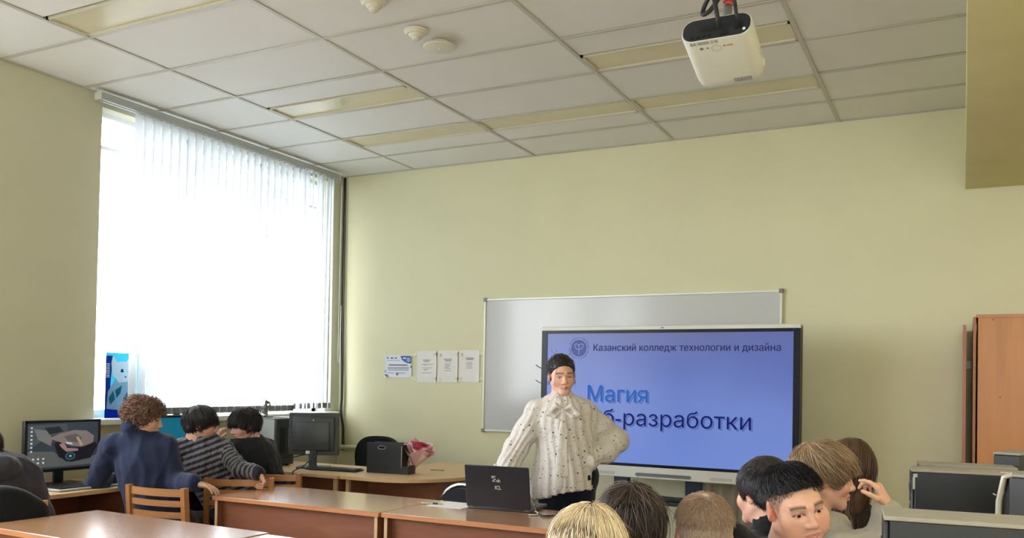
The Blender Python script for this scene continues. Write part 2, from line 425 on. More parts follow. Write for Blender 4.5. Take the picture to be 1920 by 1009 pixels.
# ================================================================== WALL THINGS
def printed(parent, rects, M=ink, name='printed_text', y=-.0012):
    b = MB()
    for x0, x1, z0, z1 in rects: b.quad((x0, y, z0), (x1, y, z0), (x1, y, z1), (x0, y, z1))
    o = b.build(name, M, parent); o['kind'] = 'stuff'; return o
def sheet(w, h, curl=.006):
    V = []; n = 7
    for i in range(n):
        for j in range(n):
            u, v = i / (n - 1), j / (n - 1)
            V.append(((u - .5) * w, -.002 - curl * (abs(u - .5) * 2) ** 4 * (.4 + .6 * abs(v - .5) * 2), (v - .5) * h))
    Fq = [(i * n + j, (i + 1) * n + j, (i + 1) * n + j + 1, i * n + j + 1) for i in range(n - 1) for j in range(n - 1)]
    return V, Fq
tape_m = mat('masking_tape', (226, 222, 196), .6)
lbls = ['white printed notice beside the blue certificate, leftmost of the three taped sheets', 'white printed notice in the middle of the three taped sheets', 'white printed notice nearest the whiteboard frame']
for i, (x, zc) in enumerate([(.975, 1.58), (1.192, 1.585), (1.41, 1.59)]):
    t = thing('paper_notice', lbls[i], 'paper', (x, -.003, zc), 0, 'printed notices on the front wall')
    V, Fq = sheet(.205, .278); me = bpy.data.meshes.new('sheet'); me.from_pydata(V, [], Fq); link_mesh('sheet', me, paper_m, t, True)
    L = [[(-.04, .035, .055), (-.03, .025, .043), (-.055, .07, .02), (-.03, .0, .012), (-.05, .055, -.012), (-.03, .02, -.025), (-.03, .0, -.035), (-.05, .05, -.055)],
         [(-.04, .04, .058), (-.03, .035, .045), (-.03, .035, .022), (-.03, .02, .01), (-.03, .03, 0), (-.03, .015, -.01), (-.03, .03, -.02), (-.03, .035, -.038)],
         [(-.035, .045, .066), (-.03, .04, .053), (-.03, .03, .03), (-.03, .035, .018), (-.03, .025, .006), (-.03, .03, -.008), (-.03, .03, -.02)]][i]
    printed(t, [(a, c, z, z + (.006 if k < 2 else .0035)) for k, (a, c, z) in enumerate(L)], mat('grey_print', (120, 118, 120), .8), y=-.0035)
    for sx in (-1, 1):
        for sz in (-1, 1):
            MB().box(sx * .1 - .022, sx * .1 + .022, -.011, -.008, sz * .13 - .012, sz * .13 + .012, M=Matrix.Rotation(.2 * sx * sz, 4, 'Y')).build('tape', tape_m, t)
t = thing('certificate', 'white and blue certificate with logos taped left of the notices', 'certificate', (.672, -.003, 1.582))
V, Fq = sheet(.29, .2, .004); me = bpy.data.meshes.new('sheet'); me.from_pydata(V, [], Fq); link_mesh('sheet', me, mat('certificate_paper', (226, 229, 240), .6), t, True)
blue = mat('certificate_blue', (70, 104, 176), .6); navy = mat('certificate_navy', (78, 96, 136), .6)
b = MB(); pr = [(.14, .094)]
for k in range(0, 13):
    a = PI + k / 12 * PI / 2 * 1.0
    pr.append((.14 + .115 * math.cos(a) , .094 + .07 * math.sin(a)))
b.prism(pr, 0, .0006, Matrix(((1, 0, 0, 0), (0, 0, -1, -.0055), (0, 1, 0, 0), (0, 0, 0, 1)))).build('blue_corner', blue, t)
b = MB(); b.prism([(-.142, -.097), (-.10, -.097), (-.108, -.084), (-.122, -.075), (-.142, -.072)], 0, .0006, Matrix(((1, 0, 0, 0), (0, 0, -1, -.0055), (0, 1, 0, 0), (0, 0, 0, 1))))
b.prism([(.142, .012), (.132, 0), (.132, -.01), (.142, -.02)], 0, .0006, Matrix(((1, 0, 0, 0), (0, 0, -1, -.0055), (0, 1, 0, 0), (0, 0, 0, 1))))
b.prism([(-.142, -.03), (-.135, -.04), (-.135, -.052), (-.142, -.06)], 0, .0006, Matrix(((1, 0, 0, 0), (0, 0, -1, -.0055), (0, 1, 0, 0), (0, 0, 0, 1)))).build('navy_marks', navy, t)
def ring(r, R, cx, cz, y, n=20):
    b = MB()
    for k in range(n):
        a, c = 2 * PI * k / n, 2 * PI * (k + 1) / n
        b.quad((cx + r * math.cos(a), y, cz + r * math.sin(a)), (cx + R * math.cos(a), y, cz + R * math.sin(a)), (cx + R * math.cos(c), y, cz + R * math.sin(c)), (cx + r * math.cos(c), y, cz + r * math.sin(c)))
    return b
b = ring(.012, .017, .11, .058, -.0064); b.quad((.105, -.0064, .066), (.108, -.0064, .068), (.117, -.0064, .05), (.114, -.0064, .048)); b.quad((.05, -.0064, .068), (.085, -.0064, .068), (.085, -.0064, .078), (.05, -.0064, .078))
b.build('white_emblem', paper_m, t)
printed(t, [(-.125, -.11, .068, .082), (-.085, -.055, .068, .08), (-.04, -.018, .068, .08), (-.12, .02, .05, .053), (-.105, .1, .006, .016), (-.115, .115, -.014, -.009), (-.115, .115, -.026, -.022), (-.11, .11, -.038, -.034), (-.115, -.05, -.062, -.058), (-.02, .08, -.062, -.058)], mat('blue_grey_print', (92, 104, 140), .8), y=-.0045)
ring(.004, .014, -.01, -.07, -.005).build('stamp', mat('stamp_blue', (110, 124, 160), .8), t)
for sx in (-1, 1):
    for sz in (-1, 1): MB().box(sx * .143 - .014, sx * .143 + .014, -.0085, -.0065, sz * .098 - .01, sz * .098 + .01).build('tape', tape_m, t)
# whiteboard
t = thing('whiteboard', 'large white magnetic board in thin aluminium frame on the front wall', 'whiteboard', (2.795, -.004, 1.6))
MB().box(-1.225, 1.225, -.014, 0, -.55, .55).build('board_surface', mat('whiteboard_enamel', (196, 197, 200), .16, .5), t)
fr = mat('aluminium_frame', (226, 226, 218), .35, .5, metal=.15)
MB().box(-1.235, 1.235, -.024, 0, .548, .565, bev=.003).box(-1.235, 1.235, -.024, 0, -.565, -.548, bev=.003).box(-1.238, -1.22, -.024, 0, -.55, .55, bev=.003).box(1.22, 1.238, -.024, 0, -.55, .55, bev=.003).build('board_frame', fr, t)
for sx in (-1, 1):
    for sz in (-1, 1): MB().box(sx * 1.228 - .016, sx * 1.228 + .016, -.028, 0, sz * .557 - .016, sz * .557 + .016, bev=.004).build('corner_cap', grey_pl, t)

# ================================================================== INTERACTIVE SCREEN (front plane y=-.74)
t = thing('interactive_panel', 'big flat interactive screen on a stand showing a blue slide', 'television', (3.365, -.74, 1.337))
w, h = .915, .528
MB().box(-w, w, .012, .085, -h, h, bev=.012).build('rear_housing', dark_pl, t)
sil_tv = mat('panel_light_frame', (206, 206, 200), .35, .5)
MB().box(-w, w, -.012, .03, h - .03, h, bev=.004).build('top_rail', sil_tv, t)
o = MB().box(-w, w, -.016, .03, -h, -h + .078, bev=.005).build('bottom_rail', sil_tv, t)
b = MB(); pl = [(math.cos(a) * .012 + (.185 if math.cos(a) > 0 else -.185), math.sin(a) * .012) for a in [2 * PI * (k + .5) / 16 for k in range(16)]]
b.prism(pl, 0, .002, Matrix(((1, 0, 0, .02), (0, 0, -1, -.016), (0, 1, 0, -h + .026), (0, 0, 0, 1)))).build('control_bar', mat('control_bar_grey', (112, 112, 118), .3), o)
for x in (.42, -.40): MB().prism([(p[0] * .38, p[1] * .9) for p in pl], 0, .001, Matrix(((1, 0, 0, x), (0, 0, -1, -.0165), (0, 1, 0, -h + .026), (0, 0, 0, 1)))).build('speaker_slot', mat('slot_grey', (184, 182, 178), .5), o)
MB().box(-.012, .012, -.0135, -.011, h - .02, h - .012).build('maker_badge', grey_pl, t)
bez = mat('screen_bezel', (14, 18, 34), .3, .25)
MB().box(-w + .002, -w + .045, -.010, .02, -h + .075, h - .028).box(w - .045, w - .002, -.010, .02, -h + .075, h - .028).box(-w + .046, w - .046, -.010, .02, h - .05, h - .028).box(-w + .046, w - .046, -.010, .02, -h + .076, -h + .098).build('bezel', bez, t)
# lit slide: gradient by height, as shown on the panel
def slide_mat():
    M = bpy.data.materials.new('lit_slide'); M.use_nodes = True; N = M.node_tree.nodes; L = M.node_tree.links; B = N['Principled BSDF']
    tc = N.new('ShaderNodeTexCoord'); sp = N.new('ShaderNodeSeparateXYZ'); L.new(tc.outputs['Object'], sp.inputs[0])
    nz = N.new('ShaderNodeTexNoise'); nz.inputs['Scale'].default_value = 1.6; nz.inputs['Detail'].default_value = 1; L.new(tc.outputs['Object'], nz.inputs[0])
    ma = N.new('ShaderNodeMath'); ma.operation = 'MULTIPLY_ADD'; ma.inputs[1].default_value = .35; L.new(nz.outputs[0], ma.inputs[0]); L.new(sp.outputs[2], ma.inputs[2])
    mr = N.new('ShaderNodeMapRange'); mr.inputs[1].default_value = -.30; mr.inputs[2].default_value = .66; L.new(ma.outputs[0], mr.inputs[0])
    cr = N.new('ShaderNodeValToRGB'); L.new(mr.outputs[0], cr.inputs[0])
    e = cr.color_ramp.elements; e[0].position = 0; e[0].color = (*lin((122, 152, 236)), 1); e[1].position = 1; e[1].color = (*lin((92, 104, 172)), 1)
    x = e.new(.45); x.color = (*lin((112, 140, 222)), 1); x = e.new(.8); x.color = (*lin((88, 110, 196)), 1)
    B.inputs['Base Color'].default_value = (.012, .014, .02, 1); B.inputs['Roughness'].default_value = .3
    L.new(cr.outputs[0], B.inputs['Emission Color']); B.inputs['Emission Strength'].default_value = SCREEN_E
    return M
scr = MB().box(-w + .04, w - .04, -.004, .01, -h + .09, h - .045).build('screen', slide_mat(), t)
def glow(n, c, k=1): return mat(n, (8, 8, 10), .5, .1, emit=c, estr=SCREEN_E * k * 1.5)
RX = (PI / 2, 0, 0)
tx_head = glow('slide_heading_text', (40, 42, 84)); tx_cy = glow('slide_title_blue', (28, 92, 178)); tx_nv = glow('slide_title_navy', (14, 18, 96)); tx_sh = glow('slide_text_shadow', (84, 106, 166))
text_mesh('slide_heading', 'Казанский колледж технологии и дизайна', .066, tx_head, scr, (2.857 - 3.365, -.0046, 1.690 - 1.337), RX, bold=.22, width=1.297)
text_mesh('slide_heading', 'Казанский колледж технологии и дизайна', .066, tx_head, scr, (2.8592 - 3.365, -.0047, 1.6908 - 1.337), RX, bold=.22, width=1.297)
for dx, dz, M1, M2, yy in ((.012, -.010, tx_sh, tx_sh, -.0044), (0, 0, tx_cy, tx_nv, -.0052)):
    text_mesh('slide_title', 'Маги', .158, M1, scr, (2.818 - 3.365 + dx, yy, 1.331 - 1.337 + dz), RX, width=.362)
    b = MB(); xh = .0865; ox, oz = 2.818 - 3.365 + .376 + dx, 1.331 - 1.337 + dz   # the last letter: post, bowl, bars and leg drawn one by one
    def q(*p): b.quad(*[(ox + x, yy, oz + z) for x, z in p])
    q((.057, 0), (.071, 0), (.071, xh), (.057, xh)); q((.028, xh - .012), (.057, xh - .012), (.057, xh), (.028, xh)); q((.028, xh - .055), (.057, xh - .055), (.057, xh - .043), (.028, xh - .043))
    for k in range(12):
        a, c = PI / 2 + PI * k / 12, PI / 2 + PI * (k + 1) / 12; zc = xh - .0275
        q((.028 + .0155 * math.cos(a), zc + .0155 * math.sin(a)), (.028 + .0275 * math.cos(a), zc + .0275 * math.sin(a)), (.028 + .0275 * math.cos(c), zc + .0275 * math.sin(c)), (.028 + .0155 * math.cos(c), zc + .0155 * math.sin(c)))
    q((-.003, 0), (.013, 0), (.042, xh - .052), (.027, xh - .052)); b.build('slide_title', M1, scr)
    text_mesh('slide_title', 'веб-разработки', .153, M2, scr, (2.76 - 3.365 + dx, yy, 1.170 - 1.337 + dz), RX, width=1.212)
em = glow('slide_emblem', (84, 92, 142)); em2 = glow('slide_emblem_line', (132, 142, 196))
b = MB(); b.prism([(.062 * math.cos(2 * PI * k / 32), .062 * math.sin(2 * PI * k / 32)) for k in range(32)], 0, .0004, Matrix(((1, 0, 0, -.62), (0, 0, -1, -.0045), (0, 1, 0, .372), (0, 0, 0, 1))))
for k in range(40):
    if k % 10 in (9,): continue
    a = 2 * PI * k / 40; rr = .074; c, s = math.cos(a), math.sin(a)
    b.quad(*[(-.62 + rr * c + u * c - v * s, -.0046, .372 + rr * s + u * s + v * c) for u, v in ((-.004, -.003), (.005, -.003), (.005, .003), (-.004, .003))])
b.build('slide_emblem', em, scr)
b = ring(.061, .066, -.62, .372, -.0055, 32)
def line(b, p, q, wd, y):
    d = Vector((q[0] - p[0], q[1] - p[1])); n = Vector((-d.y, d.x)).normalized() * wd
    b.quad((p[0] + n.x, y, p[1] + n.y), (q[0] + n.x, y, q[1] + n.y), (q[0] - n.x, y, q[1] - n.y), (p[0] - n.x, y, p[1] - n.y))
for p, q in [((-.62, .325), (-.62, .40)), ((-.655, .398), (-.635, .405)), ((-.635, .405), (-.62, .39)), ((-.62, .39), (-.605, .405)), ((-.605, .405), (-.585, .398)), ((-.655, .398), (-.645, .37)), ((-.585, .398), (-.595, .37)), ((-.645, .37), (-.62, .362)), ((-.595, .37), (-.62, .362))]: line(b, p, q, .0028, -.0055)
b.build('emblem_drawing', em2, scr)
for z, dz in ((.235, .015), (.125, .013)): MB().tube([(-.962, .0, z + dz), (-.94, .0, z), (-.912, .012, z - dz)], .0035, 6).build('stylus_holder', rubber, t)
# stand
t = thing('screen_stand', 'black two column trolley stand carrying the interactive screen', 'stand', (3.365, -.70, 0))
for x in (-.30, .215): MB().box(x - .055, x + .055, .0, .05, .09, 1.4, bev=.004).build('column', mat('stand_navy_metal', (22, 34, 56), .4), t)
MB().box(-.42, .36, .0, .05, 1.15, 1.22, bev=.004).build('mount_bar', dark_pl, t)
MB().box(-.30, .27, -.22, .06, .655, .68, bev=.004).build('shelf', dark_pl, t)
MB().box(-.5, .42, -.02, .06, .05, .1, bev=.006).build('crossbar', dark_pl, t)
for x in (-.46, .38):
    MB().box(x - .035, x + .035, -.32, .36, .05, .09, bev=.006).build('foot', dark_pl, t)
    for y in (-.29, .33): MB().lathe([(.02, -.028), (.03, -.02), (.03, .02), (.02, .028)], n=14, M=Matrix.Translation((x, y, .03)) @ Matrix.Rotation(PI / 2, 4, 'Y')).build('caster', rubber, t)
def keyboard(name, label, loc, rz, w=.44, d=.14, body=None, keycol=None, group=None):
    t = thing(name, label, 'keyboard', loc, rz, group)
    b = MB().box(-w / 2, w / 2, -d / 2, d / 2, .001, .014, bev=.004); autosmooth(b.build('keyboard_case', body or black_pl, t))
    b = MB()
    rows = 5; n = 17
    for r in range(rows):
        for k in range(n):
            x = -w / 2 + .014 + k * (w - .028) / n; y = -d / 2 + .012 + r * (d - .024) / rows
            b.box(x + .001, x + (w - .028) / n - .002, y + .001, y + (d - .024) / rows - .002, .013, .0195)
    o = b.build('keys', keycol or dark_pl, t); o['kind'] = 'stuff'
    for sx in (-1, 1): MB().box(sx * w * .4 - .02, sx * w * .4 + .02, d / 2 - .022, d / 2 - .01, 0, .002).build('rubber_foot', rubber, t)
    return t
keyboard('keyboard', 'black keyboard on the screen stand shelf under the big screen', (3.44, -.825, .681), -.15, .36, .13)
# curtain below the panel
t = thing('cloth_curtain', 'beige gathered cloth hanging under the right half of the screen', 'curtain', (3.68, -.19, .80))
n = 60; V = []; Fq = []
for j in range(9):
    fz = j / 8
    for i in range(n):
        u = i / (n - 1); ph = u * 2 * PI * 5.0 + .6 * math.sin(fz * 3 + u * 9)
        V.append((-.18 + .42 * u + .012 * math.sin(ph * .5 + fz * 2) * fz, .035 * math.sin(ph) * (.35 + .65 * fz), -.68 * fz))
Fq = [(j * n + i, j * n + i + 1, (j + 1) * n + i + 1, (j + 1) * n + i) for j in range(8) for i in range(n - 1)]
o = np_mesh('cloth', V, Fq, mat('beige_cloth', (184, 174, 156), .85, .2, var=.05, vscale=20, bump=.15, bscale=200), t)
md = o.modifiers.new('thick', 'SOLIDIFY'); md.thickness = .003
MB().tube([(-.2, 0, .005), (.26, 0, .005)], .009, 8).build('rail', white_pt, t, True)
MB().box(-.205, -.185, -.012, .012, -.8, .02, bev=.003).build('support_post', white_pt, t)
MB().box(.235, .255, -.012, .012, -.8, .02, bev=.003).build('support_post', white_pt, t)

# ================================================================== PROJECTOR
t = thing('projector', 'white projector with dark end face hanging from the ceiling', 'projector', (4.365, -3.02, 2.735), 0)
PRJ = t
pw, pd, ph = .145, .19, .058
def stadium(w, h, r, n=8):
    P = []
    for cx, cy, a0 in ((w - r, h - r, 0), (-w + r, h - r, PI / 2), (-w + r, -h + r, PI), (w - r, -h + r, PI * 1.5)):
        for k in range(n + 1):
            a = a0 + k / n * PI / 2; P.append((cx + r * math.cos(a), cy + r * math.sin(a)))
    return P
Mx = Matrix(((1, 0, 0, 0), (0, 0, -1, 0), (0, 1, 0, 0), (0, 0, 0, 1)))
PRJ.location = (4.355, -3.13, 2.775); PRJ.rotation_euler = (math.radians(-19), 0, 0)
prj_w = mat('projector_white', (214, 214, 204), .4, .5); prj_d = mat('projector_ports_dark', (34, 40, 48), .4, .5)
b = MB()
ol = stadium(.135, .053, .045); k = len(ol)
prof = [(-.142, .985), (-.138, 1.0), (.10, 1.0), (.132, .97), (.142, .90)]
rings = [[b.bm.verts.new((x * s, y, z * s)) for x, z in ol] for y, s in prof]
for A, B in zip(rings, rings[1:]):
    for j in range(k): b.bm.faces.new((A[j], A[(j + 1) % k], B[(j + 1) % k], B[j]))
b.bm.faces.new(rings[0]); b.bm.faces.new(rings[-1])
body = autosmooth(b.build('case', prj_w, PRJ), 50)
ol2 = [(x * .955, z * .90) for x, z in ol]
rp = MB().prism(ol2, 0, .004, Matrix(((1, 0, 0, 0), (0, 0, -1, -.141), (0, 1, 0, 0), (0, 0, 0, 1)))).build('port_panel', prj_d, PRJ)
for i in range(4): MB().box(-.095 + i * .022, -.082 + i * .022, -.148, -.144, -.038, -.028).build('socket', black_pl, rp)
for q in ((.02, .05, -.149, -.144, -.04, -.022), (.07, .1, -.149, -.144, -.02, .01), (-.06, .01, -.147, -.144, -.012, .016)): MB().box(*q).build('socket', black_pl, rp)
MB().lathe([(.006, 0), (.006, .003)], n=12, M=Matrix(((1, 0, 0, .108), (0, 0, -1, -.145), (0, 1, 0, -.028), (0, 0, 0, 1)))).build('screw_head', white_pl, rp)
text_mesh('inventory_number', 'ВА 00000 318', .024, ink, PRJ, (-.098, -.122, -.0535), (PI, 0, 0), bold=.1, width=.105)
b = ring(.017, .0185, 0, 0, 0); b.build('control_dial', grey_pl, PRJ).matrix_local = Matrix(((1, 0, 0, -.005), (0, 0, 1, -.092), (0, 1, 0, -.0535), (0, 0, 0, 1)))
for x, r in ((-.062, .007), (-.038, .004), (.026, .004)): MB().lathe([(r, 0), (r, .0015)], (x, 0, 0), 12).build('button', grey_pl, PRJ).matrix_local = Matrix(((1, 0, 0, 0), (0, 1, 0, -.1), (0, 0, 1, -.0545), (0, 0, 0, 1)))
MB().box(.035, .058, -.103, -.098, -.0545, -.053).build('red_mark', mat('red_print', (206, 120, 110), .6), PRJ)
b = MB()
for i in range(6): b.box(.02 + i * .012, .029 + i * .012, .098, .122, -.0545, -.053)
b.build('vent', mat('vent_grey', (150, 150, 144), .6), PRJ)
MB().lathe([(.017, 0), (.017, .004), (.012, .006)], n=16, M=Matrix(((0, 0, 1, .134), (0, 1, 0, .09), (-1, 0, 0, -.005), (0, 0, 0, 1)))).build('foot', prj_w, PRJ)
MB().lathe([(.035, 0), (.035, .02), (.03, .026)], n=20, M=Matrix(((-1, 0, 0, .07), (0, 0, 1, .136), (0, 1, 0, 0), (0, 0, 0, 1)))).build('lens', black_pl, PRJ)
t = thing('ceiling_mount', 'grey pole and plate holding the projector under the ceiling', 'mount', (4.365, -3.13, 2.83))
MB().box(-.07, .07, -.07, .07, 0, .008, M=Matrix.Rotation(math.radians(-22), 4, 'X')).build('plate', grey_pl, t)
autosmooth(MB().tube([(0, 0, .004), (0, 0, H - 2.83)], .017, 14).build('pole', grey_pl, t))
autosmooth(MB().lathe([(.06, -.012), (.06, 0)], (0, 0, H - 2.83), 24).build('ceiling_plate', grey_pl, t))
b = MB().rope([(.035, -.125, -.012), (.04, -.175, .01), (.02, -.16, .10), (-.01, -.09, .14), (-.04, -.06, .12), (-.045, -.07, .08), (-.01, -.08, .09), (.02, -.06, .16), (.015, -.03, .3), (.01, -.02, H - 2.835)], .009, 8)
tag(b.build('projector_cable', rubber, None, True), 'looped black cable plugged into the projector end face', 'cable').location = (4.33, -3.13, 2.83)
b = MB().rope([(.085, -.125, -.012), (.08, -.175, .015), (.06, -.12, .09), (.03, -.05, .15), (.02, -.02, .3), (.02, -.01, H - 2.835)], .007, 8)
tag(b.build('power_lead', rubber, None, True), 'thin dark lead on the right of the projector pole', 'cable').location = (4.36, -3.13, 2.83)
b = MB()
for i in range(7): b.tube([(.0 + .02 * math.cos(i), -.03, .10 + .012 * i), (.03, -.045 - .004 * (i % 3), .105 + .012 * i), (.05, -.02, .10 + .012 * i)], .006, 6)
tag(b.build('red_tape', mat('red_tape', (226, 92, 70), .5), None, True), 'red tape wrapped round the projector cables', 'tape').location = (4.345, -3.13, 2.85)

# ================================================================== DESKS
def desk(name, label, loc, rz=0, w=1.2, d=.6, h=.75, group=None, modesty=-1):
    t = thing(name, label, 'desk', loc, rz, group)
    autosmooth(MB().box(-w / 2, w / 2, -d / 2, d / 2, h - .026, h, bev=.003).build('desktop', wood_top, t))
    for sx in (-1, 1):
        p = MB().box(sx * (w / 2 - .022) - .009, sx * (w / 2 - .022) + .009, -d / 2 + .012, d / 2 - .03, .0, h - .027).build('side_panel', wood_panel, t)
        MB().box(sx * (w / 2 - .022) - .0095, sx * (w / 2 - .022) + .0095, -d / 2 + .009, -d / 2 + .0125, .0, h - .0275).build('edge_strip', wood_edge, p)
    MB().box(-w / 2 + .034, w / 2 - .034, modesty * (d / 2 - .06) - .009, modesty * (d / 2 - .06) + .009, .24, h - .028).build('modesty_panel', wood_panel, t)
    for sy in (-1, 1):
        o = MB().box(-w / 2, w / 2, sy * (d / 2 + .0008) - .001, sy * (d / 2 + .0008) + .001, h - .024, h - .002).build('edge_band', mat('desk_edge_orange', (190, 128, 88), .4, .5, var=.06, grain=(4, 30, 30)), t)
    return t
GD = 'beech school desks in rows'
desk('school_desk', 'brown school desk left of the laptop desk, empty top', (1.855, -2.44, 0), 0, group=GD)
desk('school_desk', 'brown school desk carrying the black laptop and white sheet', (3.062, -2.42, 0), math.radians(1), group=GD)
desk('school_desk', 'nearest school desk in the lower left corner with glossy glare', (1.80, -3.795, 0), math.radians(-1.5), group=GD)
desk('school_desk', 'school desk at the bottom edge right of the corner desk, only its back edge showing', (3.025, -3.85, 0), math.radians(-.6), group=GD)
# window side computer desks
tcol = mat('light_oak_laminate', (206, 172, 128), .35, .5, var=.06, grain=(30, 4, 30))
def long_desk(label, y0, y1, d, group):
    t = thing('computer_desk', label, 'desk', (d / 2 + .02, (y0 + y1) / 2, 0), 0, group); w = (y1 - y0) / 2 - .003; h = .77
    autosmooth(MB().box(-d / 2, d / 2, -w, w, h - .026, h, bev=.003).build('desktop', tcol, t))
    for s in (-1, 1): MB().box(-d / 2 + .03, d / 2 - .05, s * (w - .03) - .009, s * (w - .03) + .009, 0, h - .027).build('side_panel', wood_panel, t)
    MB().box(-d / 2 + .05, -d / 2 + .068, -w + .04, w - .04, .3, h - .028).build('modesty_panel', wood_panel, t)
    MB().box(d / 2 - .0005, d / 2 + .0015, -w, w, h - .024, h - .002).build('edge_band', wood_edge, t)
GW = 'computer desks along the window wall'
long_desk('light computer desk under the car wallpaper monitor', -3.75, -2.72, .62, GW)
long_desk('light computer desk under the teal monitor by the window', -2.715, -1.64, .52, GW)
# front wall tables
def d_table():
    t = thing('computer_desk', 'light desk by the window corner under the turned monitor', 'desk', (.72, -1.0, 0)); h = .765
    autosmooth(MB().box(-.66, .52, -.56, .12, h - .024, h, bev=.003).build('desktop', tcol, t))
    for x in (-.55, .47): MB().box(x - .009, x + .009, -.5, .1, 0, h - .025).build('side_panel', wood_panel, t)
    MB().box(.455, .485, -.52, -.50, 0, h - .025).build('edge_strip', wood_edge, t)
    MB().box(-.54, .46, -.42, -.402, .15, h - .025).build('modesty_panel', wood_panel, t)
    MB().box(-.66, .52, -.5615, -.5595, h - .022, h - .002).build('edge_band', wood_edge, t)
    t = thing('rounded_table', 'light conference table with a rounded end holding the bouquet', 'table', (1.25, -.8, 0))
    ol = [(.0, .62), (.0, -.74)]
    for k in range(17):
        a = -PI / 2 + k / 16 * PI
        ol.append((.30 + .50 * math.cos(a), -.06 + .68 * math.sin(a)))
    o = autosmooth(MB().prism(ol, h - .024, h).build('tabletop', tcol, t), 30)
    o.data.materials.append(wood_edge)
    MB().box(.012, .03, -.66, .55, 0, h - .025).build('side_panel', wood_panel, t)
    MB().box(.006, .036, -.68, -.66, 0, h - .025).build('edge_strip', wood_edge, t)
    MB().box(.03, .62, -.44, -.42, .1, h - .025).build('modesty_panel', wood_panel, t)
    MB().box(.60, .62, -.42, .2, .0, h - .025).build('side_panel', wood_panel, t)
d_table()
# computer desk on the right
t = thing('computer_desk', 'desk on the right holding the black computer towers', 'desk', (5.55, -3.45, 0))
autosmooth(MB().box(-.55, .55, -1.22, 1.22, .724, .75, bev=.003).build('desktop', wood_top, t))
for y in (-1.15, 1.15): MB().box(-.5, .5, y - .009, y + .009, 0, .723).build('side_panel', wood_panel, t)
MB().box(.3, .318, -1.13, 1.13, .25, .723).build('modesty_panel', wood_panel, t)

# ================================================================== CHAIRS
def chair0(label, loc, rz):
    t = thing('wooden_chair', label, 'chair', loc, rz, 'wooden slat back chairs')
    # faces +y, back at -y
    autosmooth(MB().box(-.20, .20, -.19, .21, .435, .455, bev=.006).build('seat', wood_chair, t))
    for sx in (-1, 1):
        M = Matrix.Rotation(0, 4, 'X')
        b = MB()
        ys = [(-.205, 0), (-.20, .44), (-.235, .82)]
        for (ya, za), (yb, zb) in zip(ys, ys[1:]):
            v = [b.bm.verts.new((sx * .20 + dx, y + dy, z)) for y, z in ((ya, za), (yb, zb)) for dx, dy in ((-.014, -.02), (.014, -.02), (.014, .018), (-.014, .018))]
            for q in ((0, 1, 2, 3), (7, 6, 5, 4), (0, 4, 5, 1), (1, 5, 6, 2), (2, 6, 7, 3), (3, 7, 4, 0)): b.bm.faces.new([v[i] for i in q])
        b.build('rear_leg', wood_chair, t)
        MB().box(sx * .185 - .016, sx * .185 + .016, .165, .2, 0, .435, bev=.003).build('front_leg', wood_chair, t)
        MB().box(sx * .19 - .009, sx * .19 + .009, -.19, .17, .18, .21, bev=.002).build('side_rail', wood_chair, t)
    for zc, hh in ((.79, .021), (.728, .017), (.662, .017)):
        b = MB(); n = 9; lo = []; ring_ = []
        for i in range(n):
            u = i / (n - 1) * 2 - 1; y = -.20 - .035 * (zc - .44) / .38 - .028 * (1 - u * u); x = u * .188
            ring_.append([b.bm.verts.new((x, y + dy, zc + dz)) for dy, dz in ((-.007, -hh), (.007, -hh), (.007, hh), (-.007, hh))])
        for A, B in zip(ring_, ring_[1:]):
            for j in range(4): b.bm.faces.new((A[j], A[(j + 1) % 4], B[(j + 1) % 4], B[j]))
        b.bm.faces.new(ring_[0]); b.bm.faces.new(ring_[-1])
        autosmooth(b.build('back_slat', wood_chair, t))
    MB().box(-.17, .17, .175, .19, .36, .40).build('front_rail', wood_chair, t)
    return t
ch0 = ch = chair0('wooden slat chair behind the curly haired person in navy', (1.075, -2.78, 0), math.radians(6))
dup(ch, (1.02, -2.22, 0), math.radians(33), 'wooden slat chair holding the hand of the striped sweater person')
dup(ch, (1.00, -1.86, 0), math.radians(22), 'wooden slat chair farthest back, beside the black clad person')
dup(ch, (.83, -3.78, 0), math.radians(60), 'wooden slat chair under the hooded person, black jacket over its back')
